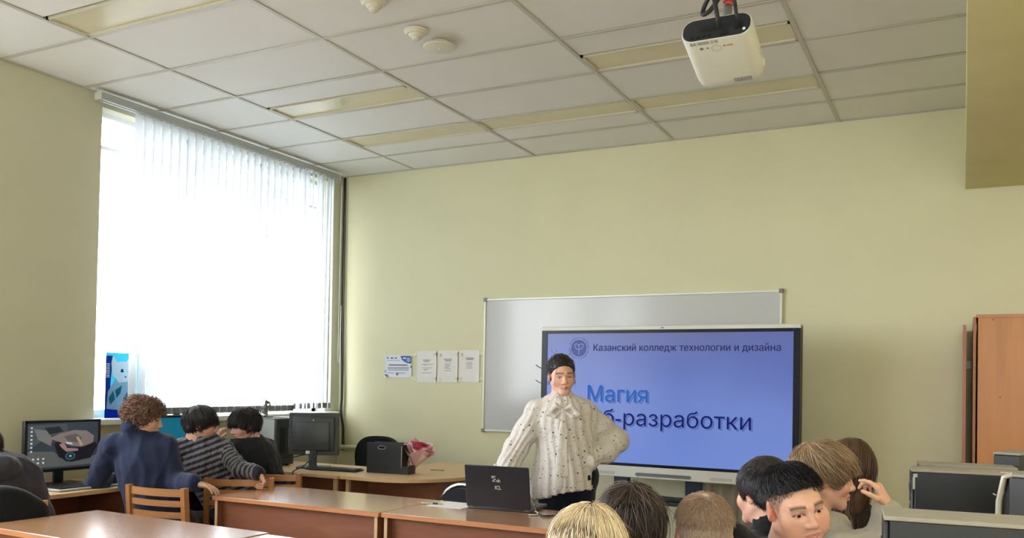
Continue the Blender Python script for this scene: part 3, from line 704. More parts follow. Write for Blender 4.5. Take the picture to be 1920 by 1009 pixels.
def office_chair(name, label, loc, rz, w=.42, h0=.52, h1=.98, chrome_frame=False, grp=None):
    t = thing(name, label, 'chair', loc, rz, grp)
    ol = []
    for k in range(25):
        a = k / 24 * PI
        ol.append((w / 2 * math.copysign(abs(math.cos(a)) ** .7, math.cos(a)), h1 - .2 + .2 * abs(math.sin(a)) ** .8))
    ol += [(-w / 2 * .9, h0 + .03), (-w / 2 * .75, h0), (w / 2 * .75, h0), (w / 2 * .9, h0 + .03)]
    M = Matrix(((1, 0, 0, 0), (0, 0, -1, -.19), (0, 1, 0, 0), (0, 0, 0, 1)))
    o = MB().prism(ol, -.02, .025, M); bmesh.ops.bevel(o.bm, geom=[e for e in o.bm.edges if e.calc_face_angle(0) > 1], offset=.01, segments=2, affect='EDGES')
    autosmooth(o.build('backrest', blackfab, t), 50)
    autosmooth(MB().box(-.22, .22, -.18, .24, .43, .49, bev=.025).build('seat', blackfab, t), 50)
    fm = chrome if chrome_frame else dark_pl
    if chrome_frame:
        P = [(math.cos(a) * (w / 2 + .012), -.21, h1 - .2 + .215 * math.sin(a)) for a in [PI * k / 14 for k in range(15)]]
        P = [(w / 2 + .012, -.20, .45)] + P + [(-w / 2 - .012, -.20, .45)]
        MB().tube(P, .011, 8).build('back_frame', fm, t, True)
    for sx in (-1, 1):
        MB().tube([(sx * .2, -.19, .45), (sx * .21, -.24, 0.01)], .012, 8).build('leg', fm, t, True)
        MB().tube([(sx * .2, .2, .44), (sx * .21, .22, 0.01)], .012, 8).build('leg', fm, t, True)
    MB().tube([(-.1, -.185, .47), (-.1, -.2, h0 + .12)], .012, 8).tube([(.1, -.185, .47), (.1, -.2, h0 + .12)], .012, 8).build('back_support', fm, t, True)
    return t
office_chair('padded_chair', 'black padded chair with rounded back against the front wall', (.56, -.27, 0), math.radians(190), .46, .52, .95)
office_chair('padded_chair', 'black chair with curved chrome frame behind the laptop desk', (2.62, -1.86, 0), math.radians(-10), .40, .5, .83, True)

# ================================================================== COMPUTERS, DESK THINGS
def monitor(name, label, loc, rz, w, h, stand_h, screen_m, back_bump=False, body=black_pl):
    """screen faces -y, origin at the foot"""
    t = thing(name, label, 'monitor', loc, rz, 'flat computer monitors')
    z0 = stand_h; z1 = stand_h + h
    autosmooth(MB().box(-w / 2, w / 2, -.012, .018, z0, z1, bev=.005).build('housing', body, t))
    autosmooth(MB().box(-w / 2 + .03, w / 2 - .03, .015, .04, z0 + .03, z1 - .03, bev=.012).build('rear_cover', body, t))
    b = MB(); bz = .016
    b.box(-w / 2 + .001, w / 2 - .001, -.016, -.011, z1 - bz, z1 - .001).box(-w / 2 + .001, w / 2 - .001, -.016, -.011, z0 + .001, z0 + bz + .004).box(-w / 2 + .001, -w / 2 + bz, -.016, -.011, z0, z1).box(w / 2 - bz, w / 2 - .001, -.016, -.011, z0, z1)
    b.build('bezel', body, t)
    s = MB().box(-w / 2 + bz, w / 2 - bz, -.0135, -.010, z0 + bz + .003, z1 - bz).build('screen', screen_m, t)
    if back_bump:
        autosmooth(MB().box(-w * .34, w * .34, .035, .07, z0 + h * .12, z1 - h * .2, bev=.012).build('rear_bulge', body, t))
        o = ring(.006, .008, 0, z1 - .055, .0425, 16); o.box(-.002, .002, .041, .0425, z1 - .062, z1 - .048).build('round_badge', silver, t)
        MB().box(.02, .05, .036, .062, z0 + .012, z0 + .035).build('plug', white_pl, t)
    autosmooth(MB().box(-.03, .03, .02, .05, .012, z0 + h * .4, bev=.006).build('stand_column', body, t))
    autosmooth(MB().box(-.12, .12, -.085, .085, 0, .014, bev=.005).build('stand_base', body, t))
    return t, s
dark_scr = mat('lit_wallpaper_grey', (54, 62, 70), .25, .5, emit=(50, 58, 66), estr=.4)
mon, scr2 = monitor('computer_monitor', 'widescreen monitor showing a grey sports car wallpaper', (.26, -3.01, .77), math.radians(88), .50, .315, .085, dark_scr)
def poly(parent, name, pts, c, lay, x0=195, x1=650, y0=235, y1=560, w=.47, hh=.28, zc=.085 + .16):
    b = MB(); P = [((px - (x0 + x1) / 2) / (x1 - x0) * w, -(py - (y0 + y1) / 2) / (y1 - y0) * hh + zc) for px, py in pts]
    vs = [b.bm.verts.new((x, -.0138 - lay * .0004, z)) for x, z in P]; b.bm.faces.new(vs)
    return b.build(name, mat('wallpaper_%d_%d_%d' % c, c, .4, .3, emit=c, estr=.36), parent)
poly(scr2, 'wallpaper_shape', [(200, 250), (440, 245), (450, 300), (330, 330), (200, 420)], (70, 78, 84), 1)
poly(scr2, 'wallpaper_shape', [(235, 275), (320, 290), (350, 350), (340, 400), (260, 350)], (108, 110, 112), 2)
poly(scr2, 'wallpaper_shape', [(300, 270), (390, 262), (420, 300), (330, 318)], (40, 44, 48), 3)
poly(scr2, 'wallpaper_shape', [(200, 430), (360, 440), (440, 520), (640, 480), (645, 545), (200, 548)], (84, 90, 92), 1)
poly(scr2, 'wallpaper_shape', [(325, 345), (400, 312), (490, 292), (570, 300), (620, 340), (615, 385), (560, 420), (470, 405), (385, 370)], (122, 112, 112), 3)
poly(scr2, 'wallpaper_shape', [(420, 335), (500, 318), (540, 350), (520, 385), (450, 372)], (92, 86, 88), 4)
poly(scr2, 'wallpaper_shape', [(500, 345), (515, 340), (545, 400), (530, 408)], (168, 150, 130), 5)
poly(scr2, 'wallpaper_shape', [(360, 385), (385, 370), (470, 425), (545, 415), (630, 385), (645, 410), (600, 500), (470, 522), (390, 480)], (28, 26, 32), 4)
poly(scr2, 'wallpaper_shape', [(392, 392), (420, 380), (445, 420), (515, 428), (516, 443), (440, 446), (412, 420)], (150, 118, 118), 5)
poly(scr2, 'wallpaper_shape', [(430, 375), (470, 382), (480, 395), (445, 390)], (190, 200, 200), 6)
for r, c, l in ((34, (52, 84, 96), 6), (22, (28, 40, 48), 7), (9, (120, 170, 180), 8)): poly(scr2, 'wallpaper_shape', [(465 + r * math.cos(2 * PI * k / 16), 478 + r * .85 * math.sin(2 * PI * k / 16)) for k in range(16)], c, l)
b = MB()
for i, y in enumerate((262, 288, 315, 343, 370, 398, 426, 480, 508)):
    for x in ((215,) if i < 7 else (228, 258, 290)):
        P = [((px - 422.5) / 455 * .47, -.0150, -(py - 397.5) / 325 * .28 + .245) for px, py in ((x, y), (x + 12, y), (x + 12, y + 12), (x, y + 12))]; b.quad(*P)
o = b.build('desktop_icons', mat('icon_white', (170, 180, 186), .5, emit=(170, 180, 186), estr=.5), scr2); o['kind'] = 'stuff'
teal = mat('lit_teal_screen', (16, 118, 152), .3, .5, emit=(14, 108, 140), estr=.33)
monitor('computer_monitor', 'monitor with a plain teal screen behind the curly haired person', (.30, -2.10, .77), math.radians(86), .50, .31, .10, teal)
monitor('computer_monitor', 'dark monitor seen from behind beside the grey computer tower', (.74, -1.22, .765), math.radians(180 + 28), .385, .325, .10, mat('idle_screen', (20, 22, 26), .2), True, mat('monitor_back_grey', (58, 62, 66), .4, .5, bump=.04, bscale=300))
b = MB().rope([(.70, -1.27, .87), (.62, -1.36, .84), (.56, -1.42, .80), (.54, -1.44, .775)], .004, 6).build('monitor_cable', rubber, None, True); tag(b, 'thin black cable left of the turned monitor stand', 'cable')
b = MB().rope([(.80, -1.29, .89), (.82, -1.36, .84), (.84, -1.46, .80), (.84, -1.555, .775), (.84, -1.57, .74), (.84, -1.575, .5), (.835, -1.575, .1)], .005, 6).build('monitor_cable', rubber, None, True); tag(b, 'black cable hanging over the table edge below the turned monitor', 'cable')
kb_s = mat('keyboard_silver', (176, 182, 188), .35, .5)
keyboard('keyboard', 'black and silver keyboard in front of the car wallpaper monitor', (.50, -3.04, .771), math.radians(90), .42, .16, kb_s, black_pl)
keyboard('keyboard', 'black keyboard on the corner desk beside the document box', (.98, -1.27, .766), math.radians(6), .44, .14)
tag(autosmooth(MB().lathe([(.005, 0), (.03, .001), (.034, .012), (.028, .026), (.012, .033), (.002, .034)], n=18).build('mouse', black_pl)), 'small black mouse on the desk edge left of the car monitor', 'mouse').location = (.42, -3.32, .77)

def tower(name, label, loc, rz, w, d, h, side, top, extra=None, grp='black computer towers'):
    """side panel faces -y, front at -x"""
    t = thing(name, label, 'computer', loc, rz, grp)
    autosmooth(MB().box(-d / 2, d / 2, -w / 2, w / 2, .012, h - .009, bev=.003).build('case', side, t))
    autosmooth(MB().box(-d / 2 - .012, d / 2, -w / 2 - .001, w / 2 + .001, h - .010, h, bev=.002).build('top_panel', top, t))
    autosmooth(MB().box(-d / 2 - .011, -d / 2, -w / 2 + .001, w / 2 - .001, .012, h - .011, bev=.004).build('front_panel', side, t))
    for x in (-.4, .4):
        for y in (-.35, .35): MB().lathe([(.014, 0), (.014, .013)], (x * d, y * w, 0), 10).build('foot', rubber, t)
    MB().box(-d / 2 - .014, -d / 2 - .01, -w * .3, w * .3, h * .78, h * .84, bev=.001).build('drive_bay', dark_pl, t)
    MB().lathe([(.01, 0), (.01, .005)], n=14, M=Matrix(((0, 0, -1, -d / 2 - .010), (1, 0, 0, 0), (0, 1, 0, h * .66), (0, 0, 0, 1)))).build('power_button', silver, t)
    MB().box(d / 2 - .001, d / 2 + .002, -w * .4, w * .4, h * .3, h * .9).build('rear_plate', grey_pl, t)
    return t
blk_side = mat('tower_black_steel', (24, 28, 34), .4, .5, bump=.03, bscale=300); top_g = mat('tower_top_dusty', (152, 148, 138), .5, .4, var=.05, vscale=30)
t = tower('computer_tower', 'nearest black computer tower in the lower right corner with a pale dusty top', (5.212, -4.26, .75), math.radians(6), .17, .335, .41, blk_side, top_g)
MB().tube([(-.14, -.087, .17), (-.09, -.087, .352), (-.075, -.087, .362), (.12, -.087, .362), (.135, -.087, .352), (.16, -.087, .17)], .003, 6).build('side_groove', silver, t, True)
t = tower('computer_tower', 'black computer tower in the middle with white scribble on its side', (5.235, -2.83, .75), math.radians(5), .17, .40, .405, blk_side, top_g)
b = MB()
for pts in ([(.075, .335), (.085, .347), (.095, .335), (.105, .345)], [(.108, .327), (.115, .343), (.13, .347), (.138, .337), (.126, .325), (.112, .329)], [(.06, .331), (.07, .325)]): b.tube([(x, -.0865, z) for x, z in pts], .0022, 5)
b.build('white_scribble', white_pl, t)
MB().box(-.204, -.19, -.0872, -.083, .375, .388).box(-.206, -.198, -.0872, -.083, .33, .375).box(-.206, -.199, -.0872, -.083, .2, .23).build('chrome_clip', silver, t)
MB().box(.09, .15, -.06, -.03, .405, .4065).build('pink_sticker', mat('pale_sticker', (232, 196, 186), .6), t)
t = tower('computer_tower', 'low black computer tower farthest back by the cabinet', (5.22, -2.55, .75), math.radians(5), .16, .34, .405, blk_side, top_g)
t = tower('computer_tower', 'small black tower standing behind the far tower at the cabinet foot', (5.40, -2.36, .75), math.radians(70), .10, .2, .455, mat('tower_dark_grey', (48, 50, 54), .4), top_g)
# silver railed tower, front towards the left
t = thing('computer_tower', 'dark computer tower with silver rails at the right edge', 'computer', (5.45, -3.60, .75), math.radians(-28), 'black computer towers')
autosmooth(MB().box(-.10, .28, -.085, .085, .012, .455, bev=.004).build('case', mat('tower_dark_grey'), t))
b = MB()
for y in (-.078, .078):
    b.tube([(-.125, y, .02), (-.135, y, .2), (-.13, y, .38), (-.115, y, .452), (-.09, y, .462)], .009, 8)
b.build('silver_rail', silver, t, True)
autosmooth(MB().box(-.12, -.10, -.07, .07, .02, .45, bev=.004).build('front_panel', black_pl, t))
autosmooth(MB().box(-.11, .28, -.085, .085, .455, .464, bev=.003).build('top_panel', top_g, t))
for x in (-.07, .24):
    for y in (-.06, .06): MB().lathe([(.014, 0), (.014, .013)], (x, y, 0), 10).build('foot', rubber, t)
# grey tower on the corner desk
grey_side = mat('tower_light_grey', (176, 180, 180), .5, .4); dk = mat('tower_front_dark', (52, 58, 66), .4)
t = thing('computer_tower', 'grey computer tower with dark front near the window, figurine on top', 'computer', (.335, -1.20, .765), math.radians(-14))
autosmooth(MB().box(-.20, .10, -.085, .085, .01, .365, bev=.004).build('case', grey_side, t))
autosmooth(MB().box(-.20, .10, -.086, .086, .360, .374, bev=.003).build('top_panel', mat('tower_top_grey', (150, 152, 150), .5), t))
o = autosmooth(MB().box(.10, .13, -.083, .083, .01, .37, bev=.006).build('front_panel', dk, t))
MB().box(.130, .1325, -.05, .0, .1, .3).build('grille', black_pl, o); MB().box(.130, .134, .03, .07, .14, .3).build('pale_card', mat('pale_card', (206, 200, 176), .6), o)
for x in (-.16, .07):
    for y in (-.06, .06): MB().lathe([(.014, 0), (.014, .011)], (x, y, 0), 10).build('foot', rubber, t)
t = thing('paper_stack', 'loose white papers lying on the grey computer tower', 'paper', (.40, -1.15, 1.140), .1)
for i in range(3): MB().box(-.09, .09, -.06, .07, i * .0025, i * .0025 + .0015, M=Matrix.Rotation(.12 * i - .1, 4, 'Z')).build('sheet', paper_m, t)
b = MB().box(-.12, -.1, -.09, .06, 0, .008).build('folded_sheet', dark_pl, t)
# figurine: a small rearing animal
fig = mat('figurine_grey', (112, 106, 104), .45, .5, var=.1, vscale=40)
t = thing('animal_figurine', 'small grey animal figurine rearing up on the grey tower', 'figurine', (.22, -1.20, 1.139), .6)
def blob(b, c, r, M=None, n=14):
    r_ = bmesh.ops.create_uvsphere(b.bm, u_segments=n, v_segments=n // 2 + 1, radius=1)
    for v in r_['verts']: v.co = Vector((c[0] + v.co.x * r[0], c[1] + v.co.y * r[1], c[2] + v.co.z * r[2]))
    if M is not None: bmesh.ops.transform(b.bm, matrix=M, verts=r_['verts'])
b = MB(); blob(b, (0, 0, .075), (.022, .020, .032)); blob(b, (-.004, 0, .045), (.024, .021, .024)); blob(b, (.010, 0, .118), (.019, .015, .015)); blob(b, (.028, 0, .114), (.010, .008, .007))
for s in (-1, 1):
    b.tube([(.004, s * .009, .128), (.0, s * .012, .142)], [.006, .001], 6); b.tube([(.012, s * .014, .085), (.03, s * .016, .09), (.036, s * .014, .105)], [.007, .005, .004], 6)
    b.tube([(0, s * .012, .045), (.012, s * .014, .02), (-.002, s * .014, .006), (.012, s * .014, .003)], [.010, .007, .005, .004], 6)
b.tube([(-.022, 0, .04), (-.035, 0, .03), (-.04, 0, .05), (-.03, 0, .07)], [.007, .006, .005, .002], 6)
b.build('animal_body', fig, t, True); autosmooth(MB().lathe([(.034, 0), (.036, .004), (.03, .008)], n=20).build('plinth', dark_pl, t))

# document box, bouquet, key, pen, paper
t = thing('document_box', 'black document box with a handle hole on the rounded table', 'box', (1.40, -1.17, .765), math.radians(6))
hx, hh = .145, .225
front = [(-hx, 0), (hx, 0), (hx, hh - .015), (hx - .01, hh), (-hx + .01, hh), (-hx, hh - .015)]
bm = bmesh.new()
# panel with a slot: quads around a hole
def slot_panel(y0, y1):
    b = MB(); zc = hh - .035; a, c = .032, .012
    b.box(-hx, -.02 - a, y0, y1, .0, hh).box(-.02 + a, hx, y0, y1, 0, hh).box(-.02 - a, -.02 + a, y0, y1, 0, zc - c).box(-.02 - a, -.02 + a, y0, y1, zc + c, hh)
    return b
bm.free()
o = slot_panel(-.058, -.05).build('front_panel', black_pl, t)
MB().tube([(-.02 + .032 * math.cos(a), -.0585, hh - .035 + .012 * math.sin(a)) for a in [2 * PI * k / 20 for k in range(20)]], .0016, 5, closed=True).build('handle_rim', silver, o)
slot_panel(.05, .058).build('rear_panel', black_pl, t)
MB().box(-hx, hx + .05, -.05, .05, 0, .008).build('bottom', black_pl, t); MB().box(-hx, -hx + .008, -.05, .05, 0, hh * .9).build('end_panel', black_pl, t); MB().box(hx - .01, hx - .002, -.05, .05, .0, hh * .95).build('end_panel', black_pl, t)
MB().box(hx, hx + .055, -.058, -.05, 0, .06).box(hx + .047, hx + .055, -.05, .05, 0, .06).box(hx, hx + .055, .05, .058, 0, .06).build('pen_tray', black_pl, t)
MB().box(hx - .001, hx + .002, -.06, -.052, .05, hh - .02).build('pale_edge', silver, t)
t = thing('glue_stick', 'small amber stick standing in the document box tray', 'pen', (1.572, -1.15, .775), 0)
autosmooth(MB().lathe([(.009, 0), (.009, .07)], n=14).build('barrel', mat('amber_plastic', (170, 116, 60), .4), t)); autosmooth(MB().lathe([(.0095, .07), (.0095, .09), (.006, .093)], n=14).build('cap', mat('amber_dark', (120, 70, 44), .4), t))
t = thing('flower_bouquet', 'pink wrapped bouquet of red roses behind the document box', 'bouquet', (1.545, -1.04, .78))
rng = random.Random(3)
wrap = mat('pink_wrapping', (236, 196, 200), .45, .4, var=.06, vscale=30); rose = mat('rose_red', (198, 48, 84), .55, .4, var=.12, vscale=60, sheen=.3)
ax = Vector((.34, -.12, 1)).normalized()
def along(k, rr, ang):
    u = ax.orthogonal().normalized(); v = ax.cross(u); return Vector((0, 0, .0)) + ax * k + (u * math.cos(ang) + v * math.sin(ang)) * rr
for layer in range(3):
    V = []; n = 36; m_ = 7; Fq = []
    for j in range(m_):
        f = j / (m_ - 1)
        for i in range(n):
            a = 2 * PI * i / n + layer * .7
            rr = .014 + (.075 + .015 * layer) * f ** 1.3 + .012 * f * math.sin(a * (5 + layer) + layer * 2) + .006 * f * rng.uniform(-1, 1)
            V.append(along(.02 + (.19 - .018 * layer + .016 * math.sin(a * 4 + layer)) * f, rr, a)[:])
    Fq = [(j * n + i, j * n + (i + 1) % n, (j + 1) * n + (i + 1) % n, (j + 1) * n + i) for j in range(m_ - 1) for i in range(n)]
    np_mesh('wrapping_paper', V, Fq, wrap, t, smooth=layer == 0)
MB().tube([along(0, 0, 0), along(.1, 0, 0)], .012, 10).build('stems', mat('stem_green', (70, 98, 60), .6), t, True)
for k, (rr, ang, up) in enumerate([(.0, 0, .215), (.042, .4, .20), (.045, 2.4, .205), (.04, 4.4, .195), (.065, 5.4, .18)]):
    c = along(up, rr, ang); b = MB()
    for ring_i, (npet, pr, ph2) in enumerate(((3, .010, .024), (5, .018, .026), (6, .027, .022))):
        for q in range(npet):
            a0 = 2 * PI * q / npet + ring_i * .5; wv = []
            for i in range(5):
                aa = a0 + (i / 4 - .5) * (2 * PI / npet * 1.25)
                col_ = []
                for j in range(4):
                    f = j / 3; r_ = pr * (.45 + .6 * f) + .003 * f * f * ring_i; z = -ph2 * .6 + ph2 * 1.3 * f - .004 * abs(i - 2) * f
                    col_.append(b.bm.verts.new(c + Vector((r_ * math.cos(aa), r_ * math.sin(aa), z))))
                wv.append(col_)
            for i in range(4):
                for j in range(3): b.bm.faces.new((wv[i][j], wv[i + 1][j], wv[i + 1][j + 1], wv[i][j + 1]))
    b.build('rose', rose if k not in (2,) else mat('rose_pink', (226, 120, 146), .5, var=.1, vscale=50), t, True)
brass = mat('key_brass', (158, 132, 84), .35, .5, metal=.7)
t = thing('door_key', 'small brass key on the rounded table right of the bouquet', 'key', (1.60, -.80, .7655), .1)
b = MB().tube([(.045 + .014 * math.cos(2 * PI * k / 14), .014 * math.sin(2 * PI * k / 14), .003) for k in range(14)], .003, 6, closed=True); b.build('key_bow', brass, t, True)
b = MB().tube([(.031, 0, .003), (-.05, 0, .003)], .0028, 6); b.box(-.05, -.044, -.012, 0, .001, .005).box(-.038, -.033, -.01, 0, .001, .005).build('key_shank', brass, t)
t = thing('paper_sheet', 'blank white sheet lying beside the laptop on the desk', 'paper', (2.625, -2.315, .7505), math.radians(-2))
MB().box(-.105, .125, -.06, .15, 0, .0015).build('sheet', paper_m, t)
t = thing('ballpoint_pen', 'silver pen lying on the white sheet corner', 'pen', (2.53, -2.32, .757), math.radians(12))
autosmooth(MB().tube([(-.07, 0, 0), (-.062, 0, 0), (.05, 0, 0), (.066, 0, 0)], [.003, .005, .005, .0012], 10).build('barrel', silver, t)); MB().box(-.06, -.02, -.001, .001, .005, .007).build('clip', chrome, t); MB().tube([(.0, 0, 0), (.03, 0, 0)], .0054, 10).build('grip', rubber, t)
# laptop: lid back faces the camera
t = thing('laptop', 'open black laptop with small white logos on its lid', 'laptop', (2.94, -2.22, .7505), math.radians(5))
lp = mat('laptop_black', (27, 27, 36), .35, .5, bump=.02, bscale=500)
autosmooth(MB().box(-.19, .19, -.09, .165, .002, .020, bev=.004).build('base', mat('laptop_grey', (92, 94, 98), .4), t))
b = MB()
for r in range(5):
    for k in range(14): b.box(-.17 + k * .0245, -.148 + k * .0245, -.07 + r * .024, -.05 + r * .024, .02, .022)
o = b.build('keys', black_pl, t); o['kind'] = 'stuff'
MB().box(-.05, .05, .075, .14, .0198, .0205).build('touchpad', grey_pl, t)
LM = Matrix.Translation((0, -.092, .016)) @ Matrix.Rotation(math.radians(10), 4, 'X')
lid = autosmooth(MB().box(-.19, .19, -.008, .0, .0, .235, bev=.003).build('lid', lp, t)); lid.matrix_local = LM
MB().box(-.18, .18, 0, .0012, .012, .226).build('screen', mat('idle_screen'), lid)
MB().tube([(-.15, -.002, .0), (.15, -.002, .0)], .007, 8).build('hinge', dark_pl, lid, True)
text_mesh('lid_logo', 'ICL', .030, white_pl, lid, (-.012, -.0084, .105), RX, bold=.15, width=.036)
b = MB()
for pts in ([(-.026, .148), (-.014, .163), (-.004, .165), (-.02, .148), (-.006, .148)], [(.0, .157), (.0, .148), (.007, .147), (.009, .155), (.002, .157)], [(.012, .165), (.011, .148), (.018, .147), (.02, .154), (.013, .157)]): b.tube([(x, -.0085, z) for x, z in pts], .0013, 5)
b.box(-.03, -.006, -.009, -.008, .176, .179).box(-.03, -.014, -.009, -.008, .169, .172).build('lid_script_mark', white_pl, lid)
tag(MB().rope([(3.13, -2.30, .758), (3.17, -2.36, .756), (3.20, -2.33, .756), (3.25, -2.38, .756), (3.30, -2.34, .756), (3.36, -2.40, .756)], .005, 6).build('laptop_cable', rubber, None, True), 'black charger cable behind the laptop right corner', 'cable')
tag(MB().rope([(3.14, -2.26, .757), (3.18, -2.30, .757), (3.20, -2.36, .756), (3.17, -2.39, .756)], .003, 6).build('white_cable', white_pl, None, True), 'short white cable looped beside the laptop', 'cable')

# cat poster standing in the window
M = bpy.data.materials.new('poster_print'); M.use_nodes = True; N = M.node_tree.nodes; L = M.node_tree.links; N.remove(N['Principled BSDF'])
a = N.new('ShaderNodeVertexColor'); a.layer_name = 'Col'; d = N.new('ShaderNodeBsdfDiffuse'); tr = N.new('ShaderNodeBsdfTranslucent'); mx = N.new('ShaderNodeMixShader'); mx.inputs[0].default_value = .22
L.new(a.outputs[0], d.inputs[0]); L.new(a.outputs[0], tr.inputs[0]); L.new(d.outputs[0], mx.inputs[1]); L.new(tr.outputs[0], mx.inputs[2]); L.new(mx.outputs[0], N['Material Output'].inputs[0])
t = thing('cat_poster', 'blue poster of a white cat in a jacket standing in the window corner', 'poster', (-.06, -2.335, 1.155))
pw2, ph2 = .27, .455
def ppoly(name, pts, c, lay):
    V = [(lay * .0006, (u - .5) * pw2, v * ph2) for u, v in pts]
    me = bpy.data.meshes.new(name); me.from_pydata(V, [], [list(range(len(V)))])
    ca = me.color_attributes.new('Col', 'FLOAT_COLOR', 'POINT')
    for x in ca.data: x.color = (*lin(c), 1)
    return link_mesh(name, me, M, t)
ppoly('poster_sheet', [(0, 0), (1, 0), (1, 1), (0, 1)], (44, 134, 160), 0)
ppoly('poster_base_band', [(0, 0), (1, 0), (1, .2), (0, .2)], (14, 40, 150), 1)
ppoly('poster_left_band', [(0, .2), (.12, .2), (.2, .95), (0, .95)], (24, 52, 130), 1)
ppoly('cat_body', [(.05, .14), (.75, .1), (.95, .3), (.85, .56), (.3, .6), (.08, .4)], (120, 150, 176), 2)
ppoly('cat_head', [(.2, .66), (.16, .84), (.2, .95), (.34, .86), (.62, .87), (.76, .97), (.84, .84), (.86, .66), (.74, .56), (.4, .54)], (170, 190, 204), 3)
for pts in ([(.44, .70), (.54, .70), (.52, .75), (.46, .75)], [(.66, .70), (.76, .70), (.74, .75), (.68, .75)], [(.56, .64), (.64, .64), (.6, .61)]): ppoly('cat_face_mark', pts, (30, 66, 110), 4)
for pts in ([(.3, .42), (.5, .5), (.46, .38), (.34, .3)], [(.1, .3), (.24, .42), (.3, .28), (.16, .2)], [(.55, .3), (.75, .46), (.8, .36), (.62, .2)]): ppoly('jacket_fold', pts, (30, 96, 116), 4)
b = []
for k in range(9): ppoly('print_line', [(.02, .62 + .025 * k), (.12, .62 + .025 * k), (.12, .63 + .025 * k), (.02, .63 + .025 * k)], (200, 215, 235), 3)

# ================================================================== CABINET
t = thing('wardrobe_cabinet', 'tall alder wood cabinet at the right edge with door ajar', 'cabinet', (5.80, -.32, 0))
autosmooth(MB().box(-.52, .52, -.27, .27, .06, 1.90, bev=.002).build('carcass', wood_cab, t))
MB().box(-.53, .53, -.275, .275, 1.895, 1.915, bev=.002).build('top_board', wood_cab, t); MB().box(-.5, .5, -.25, .25, 0, .06).build('plinth', wood_panel, t)
MB().box(-.545, -.53, -.28, .262, .02, 1.90).build('edge_board', mat('alder_edge', (150, 96, 62), .4, var=.06, grain=(10, 10, 2)), t)
dr = MB().box(-.60, -.582, -.262, .30, .02, 1.855).build('door', mat('alder_door', (156, 96, 70), .4, var=.06, grain=(10, 10, 2)), t)
MB().box(-.612, -.60, -.22, -.20, .9, 1.02, bev=.002).build('handle', silver, dr)
for z in (.3, 1.6): MB().box(-.585, -.545, .22, .25, z, z + .05).build('hinge', silver, t)
for x, z in ((-.44, 1.885), (-.47, .72), (-.40, 1.42)): MB().lathe([(.006, 0), (.006, .001)], n=10, M=Matrix(((1, 0, 0, x), (0, 0, -1, -.2702), (0, 1, 0, z), (0, 0, 0, 1)))).build('cam_lock', wood_panel, t)

